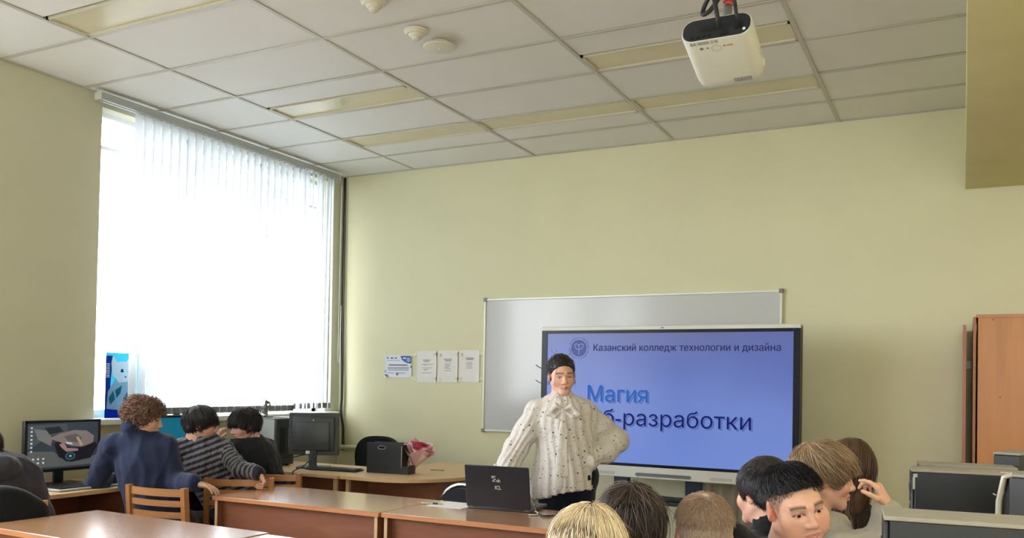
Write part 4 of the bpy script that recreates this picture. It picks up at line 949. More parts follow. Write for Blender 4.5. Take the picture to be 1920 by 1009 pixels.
# ================================================================== PEOPLE: signed distance bodies meshed by surface nets
def nrm(v): v = np.asarray(v, float); return v / np.linalg.norm(v)
def axis_coords(lo, hi, h, fine):
    """nonuniform coordinates: spacing h, finer inside the given intervals"""
    out = [lo]; x = lo
    while x < hi:
        hh = h
        for a, b, f in fine:
            if a - h <= x <= b: hh = min(hh, f)
        x += hh; out.append(x)
    return np.array(out, np.float32)
class SDF:
    def __init__(s): s.P = []
    def rc(s, a, b, ra, rb, k=.02, op='u', M=None, flat=None): s.P.append(('rc', np.asarray(a, float), np.asarray(b, float), ra, rb, k, op, M, flat)); return s
    def el(s, c, r, k=.02, op='u', M=None, rot=None): s.P.append(('el', np.asarray(c, float), np.asarray(r, float), rot, None, k, op, M, None)); return s
    def chain(s, pts, rs, k=.02, M=None, flat=None):
        for i in range(len(pts) - 1): s.rc(pts[i], pts[i + 1], rs[i], rs[i + 1], k, 'u', M, flat)
        return s
    def bounds(s, p):
        if p[0] == 'rc':
            r = max(p[3], p[4]); lo = np.minimum(p[1] - p[3], p[2] - p[4]); hi = np.maximum(p[1] + p[3], p[2] + p[4])
        elif p[0] == 'el':
            r = p[2] if p[3] is None else np.full(3, p[2].max()); lo = p[1] - r; hi = p[1] + r
        else: return None
        M = p[7]
        if M is not None:
            R, t, sc = M; c = np.array([[x, y, z] for x in (lo[0], hi[0]) for y in (lo[1], hi[1]) for z in (lo[2], hi[2])]) @ R.T * sc + t
            lo, hi = c.min(0), c.max(0)
        return lo, hi
    def mesh(s, h, fine=(), clip=None, post=None):
        los, his = zip(*[s.bounds(p) for p in s.P if p[6] == 'u'])
        lo = np.min(los, 0) - 2.5 * h; hi = np.max(his, 0) + 2.5 * h
        if clip is not None:
            lo = np.maximum(lo, clip[0]); hi = np.minimum(hi, clip[1])
        A = [axis_coords(lo[i], hi[i], h, [(f[0][i], f[1][i], f[2]) for f in fine]) for i in range(3)]
        F = np.full((len(A[0]), len(A[1]), len(A[2])), .5, np.float32)
        for p in s.P:
            blo, bhi = s.bounds(p); k = p[5]; pad = k + 2.2 * h
            sl = [slice(max(0, np.searchsorted(A[i], blo[i] - pad) - 1), np.searchsorted(A[i], bhi[i] + pad) + 1) for i in range(3)]
            X = A[0][sl[0]][:, None, None]; Y = A[1][sl[1]][None, :, None]; Z = A[2][sl[2]][None, None, :]
            if X.size == 0 or Y.size == 0 or Z.size == 0: continue
            sc = 1.0
            if p[7] is not None:
                R, t, sc = p[7]; R = R.astype(np.float32)
                X, Y, Z = X - t[0], Y - t[1], Z - t[2]
                X, Y, Z = [(X * R[0, i] + Y * R[1, i] + Z * R[2, i]) / sc for i in range(3)]
            if p[0] == 'rc':
                a, b, ra, rb, flat = p[1], p[2], p[3], p[4], p[8]
                dx, dy, dz = X - a[0], Y - a[1], Z - a[2]; ba = b - a
                if flat is not None:
                    n, q = flat; w = (dx * n[0] + dy * n[1] + dz * n[2]) * (q - 1)
                    dx, dy, dz = dx + w * n[0], dy + w * n[1], dz + w * n[2]
                    ba = ba + n * (ba @ n) * (q - 1)
                tt = np.clip((dx * ba[0] + dy * ba[1] + dz * ba[2]) / max(ba @ ba, 1e-9), 0, 1)
                d = np.sqrt((dx - tt * ba[0]) ** 2 + (dy - tt * ba[1]) ** 2 + (dz - tt * ba[2]) ** 2) - (ra + (rb - ra) * tt)
            else:
                c, r, rot = p[1], p[2], p[3]
                dx, dy, dz = X - c[0], Y - c[1], Z - c[2]
                if rot is not None: dx, dy, dz = [dx * rot[0, i] + dy * rot[1, i] + dz * rot[2, i] for i in range(3)]
                k0 = np.sqrt((dx / r[0]) ** 2 + (dy / r[1]) ** 2 + (dz / r[2]) ** 2)
                k1 = np.sqrt((dx / r[0] ** 2) ** 2 + (dy / r[1] ** 2) ** 2 + (dz / r[2] ** 2) ** 2) + 1e-6
                d = k0 * (k0 - 1) / k1
            d = (d * sc).astype(np.float32); kk = max(k * sc, 1e-5)
            a = F[tuple(sl)]
            if p[6] == 'u':
                e = np.maximum(kk - np.abs(a - d), 0); F[tuple(sl)] = np.minimum(a, d) - e * e / (4 * kk)
            else:
                b = -d; e = np.maximum(kk - np.abs(a - b), 0); F[tuple(sl)] = np.maximum(a, b) + e * e / (4 * kk)
        if post is not None: F = post(F, A)
        F[0] = F[-1] = .5; F[:, 0] = F[:, -1] = .5; F[:, :, 0] = F[:, :, -1] = .5
        return surface_nets(F, A)
def surface_nets(F, A):
    I = F < 0
    n = [len(a) for a in A]
    s = I[:-1, :-1, :-1].astype(np.int8)
    cnt = np.zeros([m - 1 for m in n], np.int8)
    for i in (0, 1):
        for j in (0, 1):
            for k in (0, 1): cnt += I[i:n[0] - 1 + i, j:n[1] - 1 + j, k:n[2] - 1 + k]
    act = (cnt > 0) & (cnt < 8)
    ci, cj, ck = np.nonzero(act)
    idm = np.full(act.shape, -1, np.int32); idm[ci, cj, ck] = np.arange(len(ci))
    P = np.zeros((len(ci), 3), np.float32); C = np.zeros(len(ci), np.float32)
    corners = [(i, j, k) for i in (0, 1) for j in (0, 1) for k in (0, 1)]
    for a in corners:
        for ax in range(3):
            if a[ax] == 1: continue
            b = list(a); b[ax] = 1
            fa = F[ci + a[0], cj + a[1], ck + a[2]]; fb = F[ci + b[0], cj + b[1], ck + b[2]]
            m = (fa < 0) != (fb < 0)
            t = np.where(m, fa / np.where(m, fa - fb, 1), 0)
            pa = np.stack([A[0][ci + a[0]], A[1][cj + a[1]], A[2][ck + a[2]]], 1); pb = np.stack([A[0][ci + b[0]], A[1][cj + b[1]], A[2][ck + b[2]]], 1)
            P += np.where(m[:, None], pa + (pb - pa) * t[:, None], 0); C += m
    P /= C[:, None]
    Q = []
    for ax in range(3):
        o = [x for x in range(3) if x != ax]
        sl0 = [slice(None)] * 3; sl1 = [slice(None)] * 3
        sl0[ax] = slice(0, -1); sl1[ax] = slice(1, None)
        ch = I[tuple(sl0)] != I[tuple(sl1)]
        g = np.nonzero(ch); ok = (g[o[0]] > 0) & (g[o[1]] > 0) & (g[o[0]] < n[o[0]] - 1) & (g[o[1]] < n[o[1]] - 1)
        g = [x[ok] for x in g]
        ins = I[tuple(g)]
        def cell(d0, d1):
            c = [x.copy() for x in g]; c[o[0]] -= d0; c[o[1]] -= d1; return idm[tuple(c)]
        q = np.stack([cell(1, 1), cell(0, 1), cell(0, 0), cell(1, 0)], 1)
        flip = ins if ax != 1 else ~ins
        q[~flip] = q[~flip][:, ::-1]
        Q.append(q)
    return P, np.concatenate(Q)
def relax(V, Q, it=1, lam=.5):
    for _ in range(it):
        S = np.zeros_like(V); c = np.zeros(len(V), np.float32)
        for i in range(4):
            a, b = Q[:, i], Q[:, (i + 1) % 4]
            np.add.at(S, a, V[b]); np.add.at(c, a, 1); np.add.at(S, b, V[a]); np.add.at(c, b, 1)
        V = V + lam * (S / np.maximum(c, 1)[:, None] - V)
    return V.astype(np.float32)
def vnormals(V, Q):
    fn = np.cross(V[Q[:, 2]] - V[Q[:, 0]], V[Q[:, 3]] - V[Q[:, 1]]); N = np.zeros_like(V)
    for i in range(4): np.add.at(N, Q[:, i], fn)
    return N / (np.linalg.norm(N, axis=1, keepdims=True) + 1e-9)
def wrinkle(V, Q, amp, freq, seed=0, stretch=(1, 1, .45)):
    r = np.random.RandomState(seed); N = vnormals(V, Q); D = np.zeros(len(V))
    st = np.array(stretch); W0 = V * st
    warp = np.stack([np.sin(V @ r.normal(0, freq * .5, 3) + r.rand() * 6) for _ in range(3)], 1) * (.5 / freq)
    for k in range(5):
        d = r.normal(0, 1, 3); d /= np.linalg.norm(d); f = freq * (.7 + .3 * k)
        s = np.sin((W0 + warp) @ d * f + r.rand() * 6.28)
        D += (1 - 2 * np.abs(s)) / (1 + .6 * k)
    return (V + N * (D * amp / 2.2)[:, None]).astype(np.float32)

# ---- head
def basis(fwd, up=(0, 0, 1), roll=0):
    f = nrm(fwd); u = np.array(up, float); x = nrm(np.cross(f, u)); u = np.cross(x, f)
    if roll:
        c, s = math.cos(roll), math.sin(roll); x, u = x * c + u * s, u * c - x * s
    return np.stack([x, f, u], 1)
def head_prims(S, M, lips=1.0, jaw=1.0, fat=0.0, detail=True):
    e = lambda c, r, k=.012, op='u', rot=None: S.el(c, r, k, op, M, rot)
    rc = lambda a, b, ra, rb, k=.01, op='u': S.rc(a, b, ra, rb, k, op, M)
    e((0, -.014, .034), (.0745, .094, .084))
    e((0, .030, -.005), (.066, .062, .075), .02)
    e((0, .036, -.045), (.054 + fat, .056, .062), .02)
    e((0, .074, -.096), (.019, .017, .017), .022)
    for s in (-1, 1):
        rc((s * .054, .0, -.050), (s * .016, .070, -.094), (.016 + fat) * jaw, .013, .022)
        e((s * (.044 + fat * .5), .056, -.030), (.024 + fat, .024, .024 + fat), .02)
        if fat: e((s * .042, .054, -.06), (.026, .026, .026), .02)
        rc((s * .012, .087, .021), (s * .045, .074, .020), .009, .008, .014)
        if detail:
            e((s * .032, .096, .000), (.017, .014, .011), .012, 's')
            e((s * .0315, .072, .001), (.0155, .0150, .0148), .004)
            e((s * .032, .0905, .0005), (.0118, .0085, .0029), .0025, 's')
    rc((0, .086, .012), (0, .106, -.028), .0075, .0095, .012)
    e((0, .108, -.031), (.0105, .0095, .0092), .008)
    for s in (-1, 1):
        e((s * .0125, .096, -.0345), (.0085, .0100, .0075), .006)
        if detail: e((s * .0075, .102, -.0415), (.0035, .005, .003), .003, 's')
    for s in (-1, 1):
        rc((0, .0950, -.0595), (s * .025, .082, -.0635), .0056 * lips, .0026, .006)
        rc((0, .0938, -.0695), (s * .023, .082, -.0655), .0068 * lips, .003, .006)
    if detail: rc((-.024, .091, -.0648), (.024, .091, -.0648), .0013, .0013, .003, 's'); e((0, .103, -.064), (.014, .006, .0012), .002, 's')
    for s in (-1, 1):   # ears
        rot = np.array(((math.cos(.35 * s), -math.sin(.35 * s) * -1, 0), (math.sin(.35 * s) * -1, math.cos(.35 * s), 0), (0, 0, 1.0)))
        e((s * .0775, -.012, -.004), (.0075, .0185, .031), .007, 'u', rot)
        if detail: e((s * .0845, -.008, .002), (.0055, .0105, .018), .005, 's', rot); rc((s * .080, .002, -.008), (s * .079, .003, .003), .005, .004, .004)
    rc((0, -.018, -.045), (0, -.035, -.165), .053 + fat * .6, .056 + fat, .03)
def skin_colour(V, M, base, hair=None, lipc=(190, 110, 104), fade=None, browc=None, makeup=False, seed=0):
    R, t, sc = M; L = (V - t) @ R / sc; x, y, z = L.T
    base = np.array(lin(base)); C = np.tile(base, (len(V), 1))
    n = np.sin(L @ np.array([90, 40, 70]) + seed) * np.sin(L @ np.array([-50, 80, 60])); C *= (1 + .035 * n)[:, None]
    def blend(w, c):
        w = np.clip(w, 0, 1)[:, None]; return C * (1 - w) + np.array(lin(c)) * w
    g = lambda cx, cy, cz, r: np.exp(-(((np.abs(x) - cx) ** 2 + (y - cy) ** 2 + (z - cz) ** 2) / r ** 2))
    red = (min(255, base_srgb(base)[0] + 10), base_srgb(base)[1] - 34, base_srgb(base)[2] - 34)
    C = blend(.55 * g(.045, .062, -.035, .024), red); C = blend(.4 * g(0, .112, -.032, .014), red); C = blend(.6 * g(.082, -.012, -.004, .03), red)
    lipm = (np.abs(x) < .025) & (y > .07) & (z < -.0548 - .28 * np.abs(x)) & (z > -.0765 + .42 * np.abs(x)); C[lipm] = C[lipm] * .25 + np.array(lin(lipc)) * .75
    if browc is not None:
        zc = .0255 - 5 * (np.abs(x) - .028) ** 2
        w = np.clip(1.25 - np.abs(z - zc) / .0062, 0, 1) * ((np.abs(x) > .012) & (np.abs(x) < .054) & (y > .05))
        C = blend(w * .85, browc)
        w = np.clip(1.2 - np.abs(np.sqrt(((np.abs(x) - .032) / .0150) ** 2 + ((z - .0005) / .0062) ** 2) - 1) / .35, 0, 1) * ((z > -.001) & (y > .07))
        C = blend(w * .8, (40, 30, 28))
    if fade is not None:
        hl, c, a = fade; w = np.clip((z - np.interp(y, hl[0], hl[1])) / .02, 0, 1) * a * (np.abs(x) < .0768)
        C = blend(w, c)
    return C
def base_srgb(l):
    return [255 * (v * 12.92 if v < .0031308 else 1.055 * v ** (1 / 2.4) - .055) for v in l]
skin_m = mat('skin', rough=.48, spec=.35, attr=True, bump=.06, bscale=900)
cloth_m = mat('knit_cloth', rough=.85, spec=.2, attr=True, bump=.25, bscale=450, sheen=.15, var=.05, vscale=60)
hair_m = mat('hair', rough=.42, spec=.45, attr=True)
eye_m = mat('eye', rough=.12, spec=.6, attr=True)
def eyes(parent, M, iris=(74, 52, 38), look=(0, 1, -.1), r=.0122):
    R, t, sc = M
    n, k = 20, 14; V = []; Cc = []
    lk = nrm(look)
    for i in range(k + 1):
        th = PI * i / k
        for j in range(n):
            ph = 2 * PI * j / n; V.append((math.sin(th) * math.cos(ph), math.sin(th) * math.sin(ph), math.cos(th)))
    V = np.array(V); ca = V[:, 2]
    Cc = np.tile(np.array(lin((205, 196, 188))), (len(V), 1)); Cc[ca > .84] = lin(iris); Cc[ca > .955] = lin((14, 12, 12))
    B = basis(lk); Rz = np.stack([B[:, 0], B[:, 2], B[:, 1]], 1)
    Fq = [(i * n + j, (i + 1) * n + j, (i + 1) * n + (j + 1) % n, i * n + (j + 1) % n) for i in range(k) for j in range(n)]
    for s in (-1, 1):
        P = (V @ Rz.T) * r + np.array((s * .0315, .0745, .0008)); np_mesh('eye', P @ R.T * sc + t, Fq, eye_m, parent, True, Cc)

# ---- hair
SC_C = np.array((0, -.014, .034)); SC_R = np.array((.0745, .094, .084))
HL_SHORT = ([-.12, -.085, -.06, -.035, -.012, .01, .03, .05, .075, .1], [-.085, -.08, -.06, -.02, .02, .01, -.012, .035, .072, .085])
HL_FRINGE = ([-.12, -.085, -.06, -.035, -.012, .01, .03, .05, .075, .1], [-.10, -.095, -.075, -.04, .0, -.01, -.02, .0, .035, .045])
HL_BOWL = ([-.12, -.085, -.06, -.035, -.012, .01, .03, .05, .075, .1], [-.085, -.08, -.065, -.045, -.02, -.012, -.012, .0, .022, .028])
HL_BACK = ([-.12, -.085, -.06, -.035, -.012, .01, .03, .05, .075, .1], [-.08, -.075, -.06, -.02, .014, .010, .016, .042, .070, .085])
def cap_mesh(M, prims, hl, h=.004, margin=0, seed=0, rough=.002):
    S = SDF()
    for c, r in prims: S.el(c, r, .02)
    V, Q = S.mesh(h, post=lambda F, A: np.maximum(F, .8 * (np.interp(A[1], hl[0], hl[1])[None, :, None] + margin - A[2][None, None, :]).astype(np.float32)))
    if rough: V = wrinkle(V, Q, rough, 160, seed, (1, .5, .5))
    return V, Q
def strands(n, hl, flow, length, rng, seg=6, lift=0., thick=.012, grav=0., rad=.0011, curl=0, cfreq=1, scale=(1, 1, 1), keep=None, jit=.25, taper=.3, lenvar=.35, C=SC_C, Rr=SC_R, drop=.004, ymin=.018):
    d = rng.normal(0, 1, (n * 5, 3)); d /= np.linalg.norm(d, axis=1, keepdims=True)
    p = C + d * Rr * 1.01
    k = p[:, 2] > np.interp(p[:, 1], hl[0], hl[1])
    if keep is not None: k &= keep(p)
    p = p[k][:n]; n = len(p); P = [p]
    L = length * (1 + lenvar * rng.uniform(-1, 1, n)); jd = rng.normal(0, jit, (n, 3)); ph = rng.uniform(0, 6.28, n)
    th = thick * rng.uniform(.6, 1.12, n)
    p = C + d[k][:n] * (Rr + (th * .7)[:, None]); P = [p]
    for s in range(seg):
        f = flow(p) + jd; f = f / (np.linalg.norm(f, axis=1, keepdims=True) + 1e-6)
        q = (p - C) / Rr; nn = q / Rr; nn /= np.linalg.norm(nn, axis=1, keepdims=True)
        f = f - nn * (f * nn).sum(1, keepdims=True) * .9; f = f / (np.linalg.norm(f, axis=1, keepdims=True) + 1e-6)
        f = f + nn * lift + np.array((0, 0, -grav * (s + 1) / seg))
        if curl:
            a = ph + cfreq * s; b = np.cross(f, nn); f = f + curl * (np.cos(a)[:, None] * nn + np.sin(a)[:, None] * b)
        f /= np.linalg.norm(f, axis=1, keepdims=True) + 1e-6
        fz = (p[:, 1] > ymin) & (p[:, 2] < np.interp(p[:, 1], hl[0], hl[1]) - drop) & (p[:, 2] < .09)
        p = p + f * (L / seg)[:, None] * np.where(fz, .06, 1)[:, None]
        q = (p - C) / (Rr + (th * min(1, (s + 1) / (seg * .5)))[:, None]); m_ = np.linalg.norm(q, axis=1)
        ins = m_ < 1; p = np.where(ins[:, None], C + (p - C) / np.maximum(m_, .2)[:, None], p)
        P.append(p)
    return np.stack(P, 1)
def tubes(P, rad, taper=.25):
    n, k, _ = P.shape
    T = np.gradient(P, axis=1); T /= np.linalg.norm(T, axis=2, keepdims=True) + 1e-9
    ref = np.where(np.abs(T[..., 2:3]) > .9, np.array((1., 0, 0)), np.array((0, 0, 1.)))
    U = np.cross(T, ref); U /= np.linalg.norm(U, axis=2, keepdims=True) + 1e-9; B = np.cross(T, U)
    rr = rad * np.concatenate([np.linspace(.9, 1, k // 2), np.linspace(1, taper, k - k // 2)])[None, :, None]
    V = np.stack([P + (U * math.cos(a) + B * math.sin(a)) * rr for a in (0, 2.094, 4.189)], 2)
    V = V.reshape(-1, 3); base = (np.arange(n) * k * 3)[:, None, None] + (np.arange(k - 1) * 3)[None, :, None]
    j = np.arange(3)[None, None, :]; j2 = (np.arange(3)[None, None, :] + 1) % 3
    Q = np.stack([base + j, base + j2, base + 3 + j2, base + 3 + j], -1).reshape(-1, 4)
    return V, Q
def hair(parent, M, capV, capQ, sets, colour, rng, name='hair', var=.3, capdark=.7):
    """one mesh: cap plus strand tubes, colour varied per strand"""
    R, t, sc = M; base = np.array(lin(colour)); Vs = []; Qs = []; Cs = []; off = 0
    if capV is not None:
        Vs.append(capV); Qs.append(capQ); off = len(capV)
        n = np.sin(capV @ np.array([60., 40, 20]))
        Cs.append(base * (capdark * (1 + .2 * n))[:, None])
    for item in sets:
        P, rad = item[0], item[1]; tint = np.array(lin(item[2])) if len(item) > 2 else base
        V, Q = tubes(P, rad); Vs.append(V); Qs.append(Q + off); off += len(V)
        k = P.shape[1] * 3; m_ = rng.uniform(1 - var, 1 + var, len(P)); warm = rng.uniform(-.06, .06, len(P))
        c = tint[None] * m_[:, None] * (1 + warm[:, None] * np.array((1, 0, -1)))
        Cs.append(np.repeat(c, k, 0))
    V = np.concatenate(Vs) @ R.T * sc + t
    return np_mesh(name, V, np.concatenate(Qs), hair_m, parent, True, np.concatenate(Cs))
def radial(w, bias=(0, 0, 0), k=1.0):
    w = np.array(w); b = np.array(bias)
    def f(p):
        d = p - w; d = d / (np.linalg.norm(d, axis=1, keepdims=True) + 1e-6); return d * k + b
    return f

# ---- body
def hand(S, w, d, n, curl=(.35, .45, .5, .55), sc=1.0, side=1, thumb=.6, spread=.10):
    """w wrist, d direction of the fingers, n palm normal (palm side); side +1: thumb on cross(d, n)"""
    d = nrm(d); n = nrm(np.asarray(n) - d * np.dot(n, d)); t = np.cross(d, n) * side
    S.rc(w, w + d * .03 * sc, .022 * sc, .026 * sc, .012, flat=(n, 1.3))
    S.rc(w + d * .03 * sc + t * .012 * sc, w + d * .082 * sc + t * .022 * sc, .021 * sc, .014 * sc, .01, flat=(n, 1.25))
    S.rc(w + d * .03 * sc - t * .012 * sc, w + d * .078 * sc - t * .022 * sc, .021 * sc, .013 * sc, .01, flat=(n, 1.25))
    for i, (o, L, r) in enumerate(((.029, .072, .0082), (.010, .080, .0085), (-.010, .075, .0082), (-.028, .058, .0072))):
        p = w + (d * (.084 - .004 * abs(i - 1.2)) + t * o) * sc; dd = nrm(d + t * (o / .03) * spread); a = 0
        for j, f in enumerate((.45, .32, .23)):
            a += curl[i] * (1, 1.15, .8)[j]
            q = p + (dd * math.cos(a) + n * math.sin(a)) * L * f * sc
            S.rc(p, q, r * (1 - .1 * j) * sc, r * (.92 - .1 * j) * sc, .003); p = q
    p = w + (d * .025 + t * .024) * sc; dd = nrm(d * .75 + t * .8 + n * .25)
    for j, (f, rr) in enumerate(((.042, .0125), (.032, .0095), (.026, .0085))):
        q = p + dd * f * sc; S.rc(p, q, rr * sc, rr * .88 * sc, .006); p = q; dd = nrm(dd + d * .25 * thumb + n * .45 * thumb - t * .25 * thumb)
class Person:
    def __init__(s, label, pel, nb, fwd, headc, hM, sc=1.0, group=None):
        s.lab = label; s.sc = sc; s.pel = np.array(pel, float); s.nb = np.array(nb, float); s.f = nrm([fwd[0], fwd[1], 0]); s.lat = np.array((s.f[1], -s.f[0], 0))  # lat = person's right
        s.hM = (hM, np.array(headc, float), sc_head(sc)); s.up = nrm(s.nb - s.pel)
        s.sh = {i: s.nb + s.lat * i * .152 * sc - np.array((0, 0, .075)) * sc for i in (1, -1)}
        s.hip = {i: s.pel + s.lat * i * .09 * sc for i in (1, -1)}
        s.kn = {}; s.an = {}; s.el = {}; s.wr = {}; s.hd = {}
    def sit(s, out=.10, knee=None):
        for i in (1, -1):
            s.kn[i] = s.hip[i] + s.f * .40 * s.sc + s.lat * i * out * .5; s.kn[i][2] = .50
            s.an[i] = s.kn[i] + s.f * .06; s.an[i][2] = .09
        return s
    def arm(s, i, el, wr, hd=None, n=(0, 0, -1), curl=(.35, .45, .5, .55), **k):
        s.el[i] = np.array(el, float); s.wr[i] = np.array(wr, float)
        s.hd[i] = (nrm(hd) if hd is not None else nrm(s.wr[i] - s.el[i]), n, curl, k); return s
    def lap(s, i):
        e = s.sh[i] + s.lat * i * .06 - np.array((0, 0, .25)) * s.sc + s.f * .05; w = e + s.f * .20 * s.sc - s.lat * i * .06; w[2] = max(.60, e[2] - .06)
        return s.arm(i, e, w)
    def torso(s, S, o=0., k=.03, low=0.0):
        sc = s.sc; ch = s.pel * .32 + s.nb * .68; F = nrm(s.f - s.up * (s.f @ s.up))
        S.rc(s.pel + s.up * low, ch, .150 * sc + o, .158 * sc + o, k, flat=(F, 1.42)); S.rc(ch, s.nb - s.up * .06 * sc, .155 * sc + o, .095 * sc + o, k, flat=(F, 1.4))
        for i in (1, -1): S.rc(s.nb - s.up * .045 * sc, s.sh[i], .05 * sc + o, .054 * sc + o, k)
    def arms(s, S, o=0., end=1.0, k=.02, rs=(.053, .043, .029)):
        sc = s.sc
        for i in (1, -1):
            w = s.el[i] + (s.wr[i] - s.el[i]) * end
            S.rc(s.sh[i], s.el[i], rs[0] * sc + o, rs[1] * sc + o, k); S.rc(s.el[i], w, rs[1] * sc + o, (rs[1] + (rs[2] - rs[1]) * end) * sc + o, k)
    def legs(s, S, o=0., k=.03, r=(.088, .062, .042)):
        sc = s.sc; S.rc(s.hip[1], s.hip[-1], .105 * sc + o, .105 * sc + o, k)
        for i in (1, -1): S.rc(s.hip[i], s.kn[i], r[0] * sc + o, r[1] * sc + o, k); S.rc(s.kn[i], s.an[i], r[1] * sc + o, r[2] * sc + o, k)
    def build(s, skin, hh=.004, hd_fine=.0035, base=.013, hands=(1, -1), head_kw={}, col_kw={}, neck_r=.052, eye=None):
        t = thing('person', s.lab, 'person', (float(s.pel[0]), float(s.pel[1]), 0)); s.t = t; s.off = np.array((float(s.pel[0]), float(s.pel[1]), 0))
        S = SDF(); s.torso(S); s.arms(S); s.legs(S)
        for i in (1, -1): S.rc(s.an[i], s.an[i] + s.f * .13 - np.array((0, 0, .045)), .040, .030, .02)
        R, hc, hs = s.hM
        S.rc(s.nb - s.up * .03, hc + R @ np.array((0, -.03, -.08)) * hs, .058 * s.sc, .050 * s.sc, .03)
        fine = [(hc - .135 * hs, hc + .135 * hs, hh)]
        for i in hands:
            d, n, curl, k = s.hd[i]; hand(S, s.wr[i], d, n, curl, s.sc * .95, **dict(dict(side=i), **k))
            fine.append((np.minimum(s.wr[i], s.wr[i] + d * .19 * s.sc) - .045, np.maximum(s.wr[i], s.wr[i] + d * .19 * s.sc) + .045, hd_fine))
        head_prims(S, s.hM, **head_kw)
        V, Q = S.mesh(base, fine)
        C = skin_colour(V, s.hM, skin, **col_kw)
        s.body = np_mesh('body', V - s.off, Q, skin_m, t, True, C)
        if eye: eyes(t, (R, hc - s.off, hs), *eye)
        s.M = (R, hc - s.off, hs); return s
    def cloth(s, name, S, h=.010, colour=(40, 40, 50), wr=.004, freq=28, seed=1, M=cloth_m, cf=None, post=None, it=1, fine=(), stretch=(1, 1, .45)):
        V, Q = S.mesh(h, fine, post=post)
        if it: V = relax(V, Q, it)
        V = wrinkle(V, Q, wr, freq * 2.6, seed, stretch)
        C = np.tile(np.array(lin(colour)), (len(V), 1)) if cf is None else cf(V)
        return np_mesh(name, V - s.off, Q, M, s.t, True, C)
    def trousers(s, colour=(36, 38, 46), h=.014):
        S = SDF(); s.legs(S, .012); S.rc(s.pel, s.pel + s.up * .05, .145 * s.sc, .14 * s.sc, .03, flat=(s.f, 1.35))
        s.cloth('trousers', S, h, colour, .004, 22, 3)
        for i in (1, -1):
            a = s.an[i]; S = SDF(); S.rc(a - np.array((0, 0, .03)) - s.f * .03, a + s.f * .15 - np.array((0, 0, .05)), .052, .042, .02)
            V, Q = S.mesh(.010, post=lambda F, A: np.maximum(F, (.004 - A[2])[None, None, :].astype(np.float32) * np.ones((len(A[0]), len(A[1]), 1), np.float32)))
            np_mesh('shoe', V - s.off, Q, cloth_m, s.t, True, np.tile(np.array(lin((50, 50, 54))), (len(V), 1)))
def sc_head(sc): return .965 * (1 if sc > .95 else .985)
def noneck(M, w=.09):
    pass

# ------------------------------------------------------------------ the people of the photograph
def vec(a, b, c): return a * np.array((.889, .458, 0)) + np.array((0, 0, b)) + c * np.array((-.458, .889, 0))
RS = np.random.RandomState
def top(p, name, colour, o=.016, end=1.0, h=.010, collar=0, wr=.004, freq=28, seed=1, cf=None, low=-.02, rs=(.056, .046, .036), extra=None, it=1):
    S = SDF(); p.torso(S, o, .03, low); p.arms(S, o * .65, end, .02, rs)
    if collar: S.rc(p.nb - p.up * .05, p.nb + nrm(p.hM[1] + p.hM[0] @ np.array((0, -.022, -.09)) - p.nb) * collar, .076 * p.sc, .060 * p.sc, .02)
    if extra: extra(S)
    return p.cloth(name, S, h, colour, wr, freq, seed, cf=cf, it=it)
DARK = (44, 38, 38)
# 1 hooded person at the left edge
p = Person('person in a dark grey hoodie cut by the left picture edge', (.86, -3.75, .55), (.76, -3.75, .985), (-.85, .5), (.70, -3.79, 1.055), basis(vec(-.9, -.25, .5)), .95).sit()
p.arm(1, (.93, -3.60, .70), (.70, -3.47, .80)).arm(-1, (.62, -3.86, .72), (.52, -3.72, .80)); p.build((205, 160, 138), hands=(), hh=.006)
def hood(S):
    S.rc(p.nb - p.up * .02 + p.lat * .1, p.nb - p.up * .02 - p.lat * .1, .07, .07, .03); S.el(p.nb - p.f * .09 + np.array((0, 0, -.01)), (.12, .12, .075), .03)
top(p, 'hoodie', (62, 60, 72), .03, extra=hood, wr=.006, freq=24); p.trousers()
V, Q = cap_mesh(p.M, [((0, -.014, .038), (.084, .104, .092)), ((0, -.06, -.03), (.07, .05, .07))], HL_FRINGE, .006)
hair(p.t, p.M, V, Q, [(strands(500, HL_FRINGE, radial((0, -.03, .12), (0, -.1, -.5)), .12, RS(1), lift=.05), .0022)], (58, 44, 40), RS(1))
jk = SDF()
for i in range(15):
    a = -1 + 2 * i / 14; jk.rc((a * .19, -.235 - .03 * (1 - a * a), .865 - .09 * a * a), (a * .215, -.27, .40), .032, .034, .04)
V, Q = jk.mesh(.010); V = wrinkle(V, Q, .004, 20, 5)
jo = np_mesh('black_jacket', V, Q, cloth_m, None, True, np.tile(np.array(lin((20, 22, 28))), (len(V), 1))); tag(jo, 'black jacket draped over the chair back at the left edge', 'jacket')
CH_L = ((.83, -3.78, 0), math.radians(60)); jo.location = CH_L[0]; jo.rotation_euler = (0, 0, CH_L[1])

HL_CURL = ([-.14, -.085, -.06, -.035, -.012, .01, .03, .05, .075, .1], [-.125, -.12, -.11, -.07, -.02, -.02, -.02, .0, .035, .045])
